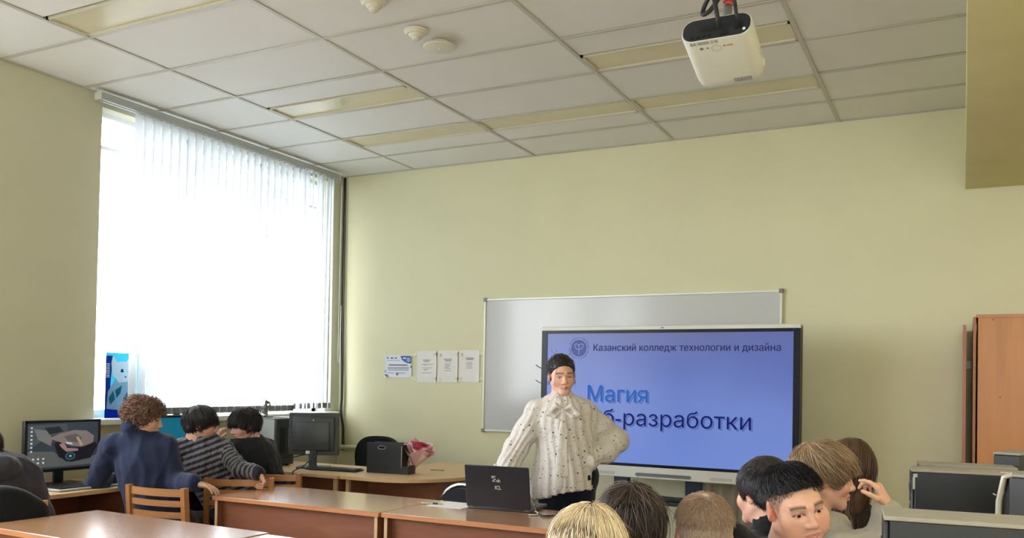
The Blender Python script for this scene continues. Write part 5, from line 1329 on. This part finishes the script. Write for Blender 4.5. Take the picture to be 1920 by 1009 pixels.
# 2 curly haired person in navy
p = Person('curly haired person in a navy shirt seen from behind, hand on chair', (.90, -2.80, .55), (.772, -2.868, 1.095), (-.55, .83), (.80, -2.86, 1.195), basis(vec(.95, -.2, .28)), 1.0).sit()
p.arm(-1, (.545, -2.99, .79), (.46, -2.74, .80)).arm(1, (1.0, -2.79, .815), (1.185, -2.81, .825), vec(1, -.22, .1), (0, 0, -1), (.2, .25, .3, .35)); p.build((212, 168, 146), hands=(1,), hh=.0045, col_kw=dict(browc=(90, 66, 50)), eye=((80, 60, 44), (0, 1, -.2)))
top(p, 'navy_shirt', (38, 46, 74),   .026, .96, collar=.075, wr=.008, freq=17, seed=4); p.trousers((44, 44, 52))
V, Q = cap_mesh(p.M, [((0, -.016, .042), (.092, .110, .094)), ((0, -.06, -.02), (.078, .05, .05))], HL_CURL, .006, rough=.006)
ks = strands(1100, HL_CURL, radial((0, -.02, .12), (0, 0, -.3)), .10, RS(2), seg=12, lift=.35, curl=1.5, cfreq=1.15, thick=.03)
hair(p.t, p.M, V, Q, [(ks, .0028), (strands(400, HL_CURL, radial((0, -.02, .12)), .09, RS(3), seg=10, lift=.6, curl=1.6, cfreq=1.3), .0024, (172, 138, 116))], (128, 98, 82), RS(2), var=.35)

# 3 striped sweater
p = Person('person in a black and grey striped sweater with glasses and dark bowl hair', (.92, -2.22, .55), (.745, -2.368, 1.045), (-.62, .78), (.755, -2.372, 1.138), basis(vec(1, -.12, .22)), .95).sit()
p.arm(1, (1.10, -2.36, .865), (1.27, -2.375, .855), vec(.5, -.85, -.1), vec(-.6, -.4, -.5), (.9, .95, 1.0, 1.0)).arm(-1, (.555, -2.41, .865), (.60, -2.36, .99), vec(.25, 1, 0), vec(1, 0, .2), (.3, .4, .5, .5))
p.build((216, 168, 148), hands=(1, -1), hh=.0045, col_kw=dict(browc=(50, 40, 36)), eye=((50, 38, 30), (0, 1, -.1)))
def stripes(V):
    def dist(a, b):
        ba = b - a; t = np.clip((V - a) @ ba / (ba @ ba), 0, 1); return np.linalg.norm(V - a - t[:, None] * ba, axis=1), t * np.linalg.norm(ba)
    ch = p.pel * .3 + p.nb * .7
    dT, _ = dist(p.pel, ch); u = (V - p.pel) @ p.up + .06 * ((V - p.pel) @ p.lat)
    best = dT - .10
    for i in (1, -1):
        d1, t1 = dist(p.sh[i], p.el[i]); d2, t2 = dist(p.el[i], p.wr[i]); L = np.linalg.norm(p.el[i] - p.sh[i])
        for d, t in ((d1, t1), (d2, t2 + L)):
            m_ = (d < best) & (t > .03); u = np.where(m_, t, u); best = np.where(m_, d, best)
    s = np.sin(u * 2 * PI / .036) > -.05
    return np.where(s[:, None], np.array(lin((38, 38, 48))), np.array(lin((116, 112, 118))))
top(p, 'striped_sweater', (50, 50, 58), .022, .95, h=.007, collar=.02, wr=.008, freq=20, seed=6, cf=stripes); p.trousers((38, 40, 50))
V, Q = cap_mesh(p.M, [((0, -.014, .040), (.090, .110, .094)), ((0, -.05, -.02), (.078, .07, .06))], HL_BOWL, .005, rough=.003)
hair(p.t, p.M, V, Q, [(strands(900, HL_BOWL, radial((0, -.05, .12), (0, .25, -.35)), .11, RS(4), lift=.03, thick=.02), .0022)], (40, 36, 40), RS(4))
def glasses(p):
    R, t, sc = p.M; T = lambda q: tuple(np.array(q) @ R.T * sc + t)
    b = MB()
    for s in (-1, 1):
        b.tube([T((s * .033 + .022 * math.cos(a), .098, .001 + .016 * math.sin(a))) for a in [2 * PI * k / 18 for k in range(18)]], .0014, 6, closed=True)
        b.tube([T((s * .055, .097, .004)), T((s * .077, .06, .006)), T((s * .082, -.005, .004)), T((s * .082, -.02, -.01))], .0014, 6)
    b.tube([T((-.011, .098, .004)), T((0, .1, .007)), T((.011, .098, .004))], .0014, 6)
    b.build('glasses', black_pl, p.t, True)
glasses(p)

# 4 black clad person facing left
p = Person('dark haired person in black facing left with hand near the mouth', (.90, -1.84, .55), (.725, -1.90, 1.02), (-.97, .25), (.712, -1.93, 1.118), basis(vec(-.78, -.25, -.60)), .95).sit()
p.arm(-1, (.715, -2.07, .855), (.585, -2.065, .995), vec(.15, 1, -.1), vec(.8, 0, .5), (.5, .6, .7, .7)).lap(1); p.build((216, 170, 152), hands=(-1,), hh=.0045, col_kw=dict(browc=(50, 40, 36)), eye=((50, 38, 30), (0, 1, -.3)))
top(p, 'black_tshirt', (30, 31, 38), .018, .25, wr=.008, freq=19, seed=8); p.trousers((34, 36, 44))
V, Q = cap_mesh(p.M, [((0, -.012, .042), (.092, .112, .096)), ((0, -.045, -.02), (.082, .07, .075)), ((0, .035, .055), (.074, .058, .046))], HL_BOWL, .005, rough=.004)
hair(p.t, p.M, V, Q, [(strands(900, HL_BOWL, radial((0, -.04, .12), (0, .4, -.4)), .12, RS(5), lift=.04, thick=.022), .0023)], (44, 38, 40), RS(5))

# 5 the woman presenting
p = Person('woman in a white speckled blouse standing before the screen, hand on hip', (3.115, -1.775, .90), (3.083, -1.795, 1.356), vec(.05, 0, -1), (3.090, -1.815, 1.500), basis(vec(.16, -.14, -1), roll=math.radians(-3)), .93)
for i in (1, -1): p.kn[i] = p.hip[i] + np.array((0, 0, -.42)) + p.f * .01; p.an[i] = p.hip[i] * np.array((1, 1, 0)) + p.lat * i * .01 + np.array((0, 0, .08))
p.arm(1, (2.865, -1.95, 1.07), (2.825, -2.075, .89), (.05, -.6, -.8), (-.2, .7, -.6), (.25, .3, .35, .4)).arm(-1, (3.352, -1.565, 1.125), (3.275, -1.745, 1.015), vec(-.55, -.55, .35), vec(-.5, .1, .85), (.4, .5, .5, .5))
p.build((224, 178, 160), hands=(1, -1), hh=.0026, head_kw=dict(lips=1.0, jaw=.85), col_kw=dict(browc=(92, 70, 62), lipc=(192, 108, 104)), eye=((60, 44, 36), (0, 1, -.35)))
def blouse_mat():
    M = bpy.data.materials.new('speckled_blouse'); M.use_nodes = True; N = M.node_tree.nodes; L = M.node_tree.links; B = N['Principled BSDF']
    B.inputs['Roughness'].default_value = .75; B.inputs['Sheen Weight'].default_value = .1
    tc = N.new('ShaderNodeTexCoord')
    def spots(scale, rad, rnd):
        v = N.new('ShaderNodeTexVoronoi'); v.inputs['Scale'].default_value = scale; L.new(tc.outputs['Object'], v.inputs['Vector'])
        sp = N.new('ShaderNodeSeparateColor'); L.new(v.outputs['Color'], sp.inputs[0])
        mu = N.new('ShaderNodeMath'); mu.operation = 'MULTIPLY_ADD'; mu.inputs[1].default_value = rad * rnd; mu.inputs[2].default_value = rad * (1 - rnd); L.new(sp.outputs[0], mu.inputs[0])
        lt = N.new('ShaderNodeMath'); lt.operation = 'LESS_THAN'; L.new(v.outputs['Distance'], lt.inputs[0]); L.new(mu.outputs[0], lt.inputs[1]); return lt
    a = spots(44, .23, .9); b_ = spots(80, .17, .95)
    v = N.new('ShaderNodeTexVoronoi'); v.feature = 'DISTANCE_TO_EDGE'; v.inputs['Scale'].default_value = 30; L.new(tc.outputs['Object'], v.inputs['Vector'])
    lt = N.new('ShaderNodeMath'); lt.operation = 'LESS_THAN'; lt.inputs[1].default_value = .014; L.new(v.outputs['Distance'], lt.inputs[0])
    nz = N.new('ShaderNodeTexNoise'); nz.inputs['Scale'].default_value = 38; L.new(tc.outputs['Object'], nz.inputs[0])
    g = N.new('ShaderNodeMath'); g.operation = 'GREATER_THAN'; g.inputs[1].default_value = .53; L.new(nz.outputs[0], g.inputs[0])
    ml = N.new('ShaderNodeMath'); ml.operation = 'MULTIPLY'; L.new(lt.outputs[0], ml.inputs[0]); L.new(g.outputs[0], ml.inputs[1])
    m2 = N.new('ShaderNodeMath'); m2.operation = 'MULTIPLY'; m2.inputs[1].default_value = .55; L.new(ml.outputs[0], m2.inputs[0])
    mx = N.new('ShaderNodeMath'); mx.operation = 'MAXIMUM'; L.new(a.outputs[0], mx.inputs[0]); L.new(b_.outputs[0], mx.inputs[1])
    mz = N.new('ShaderNodeMath'); mz.operation = 'MAXIMUM'; L.new(mx.outputs[0], mz.inputs[0]); L.new(m2.outputs[0], mz.inputs[1])
    mc = N.new('ShaderNodeMix'); mc.data_type = 'RGBA'; L.new(mz.outputs[0], mc.inputs[0]); mc.inputs[6].default_value = (*lin((216, 210, 208)), 1); mc.inputs[7].default_value = (*lin((38, 32, 36)), 1)
    L.new(mc.outputs[2], B.inputs['Base Color']); return M
bl = blouse_mat()
S = SDF(); F = p.f; hem = p.pel + np.array((0, 0, -.05))
ch = p.pel * .28 + p.nb * .72
S.rc(hem + p.lat * .02, p.pel + np.array((0, 0, .2)), .200, .168, .05, flat=(F, 1.28)); S.rc(p.pel + np.array((0, 0, .2)), ch, .168, .168, .05, flat=(F, 1.3)); S.rc(ch, p.nb - np.array((0, 0, .05)), .165, .105, .04, flat=(F, 1.3))
for i in (1, -1): S.rc(p.nb - np.array((0, 0, .045)), p.sh[i], .062, .072, .04)
for i in (1, -1):
    S.chain([p.sh[i], p.sh[i] * .45 + p.el[i] * .55, p.el[i] - np.array((0, 0, .012)), p.el[i] * .5 + p.wr[i] * .5 - np.array((0, 0, .02)), p.el[i] * .14 + p.wr[i] * .86], [.064, .066, .070, .068, .042], .03)
    S.chain([p.el[i] * .14 + p.wr[i] * .86, p.wr[i] + nrm(p.wr[i] - p.el[i]) * .035], [.036, .056], .012)
S.rc(p.nb - np.array((0, 0, .02)), p.nb + np.array((0, 0, .035)) + F * -.005, .066, .058, .02)
S.rc(p.nb + np.array((0, 0, .06)) + F * .07, p.nb + np.array((0, 0, -.005)) + F * .095, .036, .010, .012, 's')
z_h = .83
def cuthem(Fd, A):
    c = .80 - A[2][None, None, :] + .035 * np.sin((A[0] - 3.1) * 9)[:, None, None] + .0 * A[1][None, :, None]
    m_ = ((A[0][:, None, None] - 3.115) ** 2 + (A[1][None, :, None] + 1.775) ** 2) < .27 ** 2
    return np.where(m_, np.maximum(Fd, c), Fd).astype(np.float32)
V, Q = S.mesh(.0065, post=cuthem); V = relax(V, Q, 1)
# soft gathers running down from the neckline and along the sleeves
N_ = vnormals(V, Q); rel = V - p.nb; ang = np.arctan2(rel @ p.lat, rel @ p.f); r_arm = np.abs(rel @ p.lat)
torso_m = (r_arm < .20) & (V[:, 2] < 1.32)
amp = np.where(torso_m, .0022 + .0028 * np.clip((1.3 - V[:, 2]) / .5, 0, 1), .0012)
V = V + N_ * (amp * np.sin(ang * 19 + 3 * np.sin(V[:, 2] * 9)))[:, None]
for i in (1, -1):
    ba = p.wr[i] - p.sh[i]; q = V - p.sh[i]; t_ = np.clip(q @ ba / (ba @ ba), 0, 1); rad = q - t_[:, None] * ba; e1 = nrm(np.cross(ba, (0, .3, 1))); e2 = nrm(np.cross(ba, e1))
    th = np.arctan2(rad @ e1, rad @ e2); m_ = (np.linalg.norm(rad, axis=1) < .16) & ((V - p.nb) @ (p.lat * i) > .17)
    V = V + N_ * np.where(m_, .003 * np.sin(th * 9 + t_ * 4), 0)[:, None]
V = wrinkle(V, Q, .004, 30, 11); V = wrinkle(V, Q, .0025, 55, 13, (1, 1, .35))
np_mesh('blouse', V - p.off, Q, bl, p.t)
S = SDF(); kn = p.nb + F * .108 + np.array((0, 0, -.06)); X = p.lat
S.el(kn, (.016, .014, .016), .006)
for s in (1, -1):
    S.chain([kn, kn + X * s * .045 + np.array((0, 0, .028)) + F * .012, kn + X * s * .085 + np.array((0, 0, -.02)) + F * .012, kn + X * s * .05 + np.array((0, 0, -.035)) + F * .018, kn], [.009, .014, .016, .012, .008], .008)
    S.rc(kn, p.nb + X * s * .058 + np.array((0, 0, .02)) + F * .02, .012, .018, .01)
S.chain([kn, kn + F * .062 + np.array((0, 0, -.12)) + X * .015, kn + F * .085 + np.array((0, 0, -.28)) + X * .025, kn + F * .098 + np.array((0, 0, -.43)) + X * .03], [.012, .018, .024, .028], .01, flat=(F, 2.6))
S.chain([kn, kn + F * .058 + np.array((0, 0, -.12)) - X * .01, kn + F * .078 + np.array((0, 0, -.24)) - X * .004, kn + F * .09 + np.array((0, 0, -.36)) - X * .01], [.012, .016, .02, .022], .01, flat=(F, 2.6))
V, Q = S.mesh(.005); V = wrinkle(V, Q, .003, 40, 12); np_mesh('neck_bow', V - p.off, Q, bl, p.t)
for i in (1, -1):
    w = p.el[i] * .14 + p.wr[i] * .86; S = SDF(); ax_ = nrm(p.wr[i] - p.el[i]); e = nrm(np.cross(ax_, F))
    S.chain([w + e * .03 - ax_ * .005, w + e * .05 + F * .02, w + e * .045 + F * .03 + ax_ * .06], [.008, .012, .009], .006); S.chain([w + e * .035, w + e * .06 - ax_ * .03, w + e * .04 - ax_ * .035], [.008, .01, .007], .006)
    V, Q = S.mesh(.005); np_mesh('cuff_tie', V - p.off, Q, bl, p.t)
p.trousers((22, 26, 42), .010)
V, Q = cap_mesh(p.M, [((0, -.016, .040), (.083, .103, .090)), ((0, -.085, .075), (.045, .035, .04)), ((0, -.05, -.01), (.07, .06, .06))], HL_BACK, .005, rough=.002)
fl = strands(700, HL_BACK, lambda q: np.tile(np.array((0, -1, .05)), (len(q), 1)), .13, RS(6), lift=.02, thick=.012)
pr = RS(7); face_strand = []
for s, k in ((-1, 3), (1, 2)):
    for j in range(k):
        x = s * (.045 + .004 * j); face_strand.append([(x * .55, .072, .088), (x * .9, .086, .07), (x * 1.1, .088 - .002 * j, .045), (x * 1.25, .084, .012), (x * 1.32 + .004 * pr.normal(), .076, -.03), (x * 1.32, .072, -.06 - .01 * j)])
hair(p.t, p.M, V, Q, [(fl, .0018), (np.array(face_strand), .0009), (strands(40, HL_BACK, radial((0, -.03, .1)), .05, RS(8), lift=.3), .0004)], (44, 34, 36), RS(6))
R_, t_, s_ = p.M
for s in (-1, 1):
    c = np.array((s * .082, -.006, -.045)) @ R_.T * s_ + t_; MB().tube([(c[0] + .006 * math.cos(a), c[1], c[2] + .009 * math.sin(a)) for a in [2 * PI * k / 12 for k in range(12)]], .0018, 6, closed=True).build('earring', dark_pl, p.t, True)

def audience(label, hc, face, fwd, sc=.92, roll=0, lean=.0, **k):
    hc = np.array(hc, float); f = nrm([fwd[0], fwd[1], 0])
    nb = hc - np.array((0, 0, .165)) - .035 * f; pel = np.array((nb[0], nb[1], .54)) - f * lean
    p = Person(label, pel, nb, fwd, hc, basis(face, roll=roll), sc).sit(); return p
AUD = []
# 6 blond long hair
p = audience('blond long haired person seen from behind in the front of the audience', (4.40, -4.585, 1.035), vec(-.05, -.12, 1), vec(-.05, 0, 1)); p.lap(1).lap(-1); p.build((222, 180, 160), hands=(), hh=.006); AUD.append(p)
top(p, 'sweater', (120, 112, 110), .02); p.trousers()
V, Q = cap_mesh(p.M, [((0, -.020, .038), (.082, .100, .090)), ((0, -.045, -.05), (.080, .078, .11))], ([-.2, -.05, 0, .05, .075, .1], [-.16, -.16, -.14, .0, .05, .07]), .005)
HLB = ([-.12, -.02, .03, .06, .1], [-.04, -.02, .02, .06, .08])
wh = (0.006, -.035, .13)
fb = radial(wh, (0, -.1, -.35))
s1 = strands(4200, HLB, fb, .30, RS(10), seg=10, lift=.02, thick=.026, grav=1.2, jit=.10, lenvar=.2)
s2 = strands(700, HLB, fb, .28, RS(11), seg=10, lift=.03, thick=.030, grav=1.2, jit=.12); s3 = strands(140, HLB, radial(wh, (.1, 0, 0)), .10, RS(12), seg=7, lift=.28, jit=.4)
hair(p.t, p.M, V, Q, [(s1, .0011), (s2, .0010, (240, 226, 200)), (s3, .0005, (206, 182, 146))], (228, 208, 178), RS(10), var=.22, capdark=.75)
# 7 dark brown hair with a cowlick
p = audience('person with dark brown hair and a cowlick seen from behind', (4.375, -4.215, 1.052), vec(-.22, -.15, 1), vec(-.1, 0, 1)); p.lap(1).lap(-1); p.build((214, 168, 148), hands=(), hh=.0045); AUD.append(p)
top(p, 'black_top', (34, 34, 40), .02); p.trousers()
V, Q = cap_mesh(p.M, [((0, -.014, .038), (.083, .103, .092)), ((0, -.06, -.02), (.074, .048, .06))], HL_SHORT, .005)
wh = (-.012, -.06, .13)
s1 = strands(4200, HL_SHORT, radial(wh, (0, .1, -.25)), .115, RS(13), seg=8, lift=.05, thick=.018, jit=.14, ymin=-.2, drop=.03); s2 = strands(500, HL_SHORT, radial(wh, (0, .15, -.2)), .12, RS(14), seg=8, lift=.10, thick=.026, jit=.2)
s3 = strands(40, HL_SHORT, lambda q: np.tile(np.array((.3, 0, 1.)), (len(q), 1)), .035, RS(15), lift=1.2, keep=lambda q: (np.abs(q[:, 0] + .012) < .012) & (np.abs(q[:, 1] + .06) < .02) & (q[:, 2] > .08))
hair(p.t, p.M, V, Q, [(s1, .0011), (s2, .0009, (98, 82, 74)), (s3, .0012)], (62, 50, 46), RS(13), var=.3)
# 8 cropped light hair
p = audience('person with closely cropped light brown hair seen from behind', (4.562, -4.125, 1.034), vec(.12, -.1, 1), vec(0, 0, 1)); p.lap(1).lap(-1); p.build((222, 176, 154), hands=(), hh=.004, col_kw=dict(fade=(HL_SHORT, (198, 172, 150), .7))); AUD.append(p)
top(p, 'grey_hoodie', (96, 96, 104), .02); p.trousers()
V, Q = cap_mesh(p.M, [((0, -.014, .036), (.0775, .097, .089))], ([-.12, -.085, -.05, 0, .05, .075, .1], [.0, .0, .02, .045, .06, .08, .09]), .005, rough=.001)
wh = (.0, -.05, .13)
s1 = strands(7000, HL_SHORT, radial(wh, (0, .05, -.2)), .016, RS(16), seg=3, lift=.22, thick=.004, jit=.2, ymin=-.2); s2 = strands(3600, ([-.12, 0, .1], [.03, .06, .09]), radial(wh), .022, RS(17), seg=3, lift=.35, thick=.008, jit=.25)
hair(p.t, p.M, V, Q, [(s1, .0006), (s2, .0006, (170, 142, 122))], (206, 186, 168), RS(16), var=.2, capdark=.9)
# 9 dark haired boy in turtleneck
p = audience('person with neat dark hair and black turtleneck facing the screen', (4.60, -3.49, 1.088), vec(-.50, -.05, .85), vec(-.25, 0, 1), .95); p.lap(1).lap(-1); p.build((218, 170, 150), hands=(), hh=.0045, col_kw=dict(browc=(40, 32, 32))); AUD.append(p)
top(p, 'black_jacket', (38, 37, 44), .024, wr=.003); p.trousers()
S = SDF(); R_, hc, hs = p.hM; S.rc(p.nb - np.array((0, 0, .03)), hc + R_ @ np.array((0, -.032, -.098)) * hs, .074, .062, .02); p.cloth('turtleneck', S, .006, (22, 22, 28), .003, 60, 2, stretch=(.2, .2, 1))
V, Q = cap_mesh(p.M, [((0, -.014, .042), (.086, .106, .096)), ((0, -.06, -.015), (.074, .05, .055))], HL_SHORT, .005)
s1 = strands(4200, HL_SHORT, radial((.0, -.03, .13), (0, .2, -.3)), .075, RS(18), seg=7, lift=.05, thick=.016, jit=.13, ymin=-.2, drop=.012)
hair(p.t, p.M, V, Q, [(s1, .0010)], (48, 42, 48), RS(18), var=.35)
# 10 boy looking back at the camera
p = audience('boy with black faded hair looking back towards the viewer', (4.777, -3.955, 1.115), vec(.20, -.14, -.97), vec(-.15, 0, -1), .95, math.radians(-13))
p.nb += vec(-.045, -.005, .03); p.sh = {i: p.nb + p.lat * i * .15 - np.array((0, 0, .05)) for i in (1, -1)}; p.sh[1] += np.array((0, 0, .085)) + vec(.01, 0, -.03); p.lap(1).lap(-1)
p.build((222, 174, 154), hands=(), hh=.0026, head_kw=dict(fat=.006, lips=1.0), col_kw=dict(browc=(64, 46, 40), fade=(HL_SHORT, (70, 56, 54), .55), lipc=(196, 122, 116)), eye=((60, 44, 38), (.12, 1, -.12))); AUD.append(p)
top(p, 'black_sweatshirt', (24, 24, 34), .030, wr=.003, h=.009, seed=9); p.trousers()
HLT = ([-.12, -.09, -.05, 0, .04, .065, .085, .1], [.03, .03, .045, .062, .066, .078, .086, .09])
V, Q = cap_mesh(p.M, [((0, -.010, .050), (.076, .098, .075))], HLT, .004, rough=.003)
s1 = strands(4500, HLT, radial((0, -.05, .13), (0, .7, .1)), .034, RS(19), seg=5, lift=.22, thick=.014, jit=.2)
s2 = strands(3600, HL_SHORT, radial((0, -.05, .13), (0, .2, -.4)), .006, RS(20), seg=2, lift=.25, thick=.002, jit=.2, keep=lambda q: (np.abs(q[:, 0]) > .03) | (q[:, 1] < .0))
hair(p.t, p.M, V, Q, [(s1, .0009), (s2, .0005, (54, 42, 42))], (22, 19, 24), RS(19), var=.4, capdark=.8)
# 11 boy in profile with a hand at the nose
p = audience('boy with light brown hair in profile touching his nose', (4.768, -3.30, 1.140), vec(1, -.10, -.12), vec(.75, 0, .65), .95)
p.pel += vec(-.05, 0, 0); p.nb += vec(.0, -.01, .02); p.sh = {1: p.nb + vec(.05, -.065, -.14), -1: p.nb + vec(.07, -.055, .15)}
p.arm(1, (4.975, -3.36, .94), (4.98, -3.375, 1.06), vec(-.38, .9, .02), vec(-.75, -.4, .5), (.42, .75, .95, 1.05), thumb=.9, side=1).lap(-1)
p.build((224, 178, 156), hands=(1,), hh=.003, hd_fine=.003, head_kw=dict(lips=1.05), col_kw=dict(browc=(130, 96, 72), lipc=(196, 116, 110)), eye=((84, 92, 96), (0, 1, -.05))); AUD.append(p)
def lapel(S): S.rc(p.nb + np.array((0, 0, .0)) + p.lat * .07, p.nb + np.array((0, 0, .0)) - p.lat * .07, .06, .06, .02)
top(p, 'grey_sweatshirt', (168, 164, 152), .022, .84, wr=.0045, h=.008, collar=.02, extra=lapel, seed=10); p.trousers()
V, Q = cap_mesh(p.M, [((0, -.012, .042), (.088, .108, .094)), ((0, .03, .07), (.07, .075, .05)), ((0, -.06, -.015), (.076, .05, .055))], HL_FRINGE, .005)
s1 = strands(4800, HL_FRINGE, radial((0, -.05, .13), (0, .55, -.25)), .10, RS(21), seg=8, lift=.05, thick=.020, jit=.14, ymin=-.2, drop=.014); s2 = strands(500, HL_FRINGE, radial((0, -.05, .13), (0, .6, -.2)), .12, RS(22), seg=8, lift=.08, thick=.026, jit=.2, ymin=-.2, drop=.014)
hair(p.t, p.M, V, Q, [(s1, .0010), (s2, .0009, (190, 166, 134))], (150, 122, 96), RS(21), var=.28)
# 12 long brown hair behind
p = audience('person with long brown hair hidden behind the boy in profile', (4.80, -2.74, 1.125), vec(.5, -.1, .85), vec(.4, 0, .9)); p.lap(1).lap(-1); p.build((216, 172, 150), hands=(), hh=.006); AUD.append(p)
top(p, 'dark_top', (44, 36, 34), .02); p.trousers()
V, Q = cap_mesh(p.M, [((0, -.018, .042), (.088, .108, .094)), ((0, -.045, -.09), (.088, .07, .15))], ([-.2, -.03, 0, .05, .075, .1], [-.24, -.24, -.2, .0, .05, .07]), .007)
s1 = strands(1500, HLB, radial((0, -.02, .13), (0, -.1, -.4)), .38, RS(23), seg=12, lift=.02, thick=.022, grav=1.3, jit=.10)
hair(p.t, p.M, V, Q, [(s1, .0019)], (92, 66, 50), RS(23), var=.3)
for q, lb in zip(AUD, ['blond', 'cowlick', 'cropped hair', 'turtleneck', 'black faded hair', 'profile', 'long brown hair']):
    dup(ch0, (float(q.pel[0]), float(q.pel[1]), 0), math.atan2(-q.f[0], q.f[1]), 'wooden slat chair under the person with %s' % lb if lb not in ('blond', 'profile', 'cowlick', 'turtleneck') else {'blond': 'wooden slat chair under the blond person', 'profile': 'wooden slat chair under the boy touching his nose', 'cowlick': 'wooden slat chair under the person with the cowlick', 'turtleneck': 'wooden slat chair under the person in the turtleneck'}[lb])
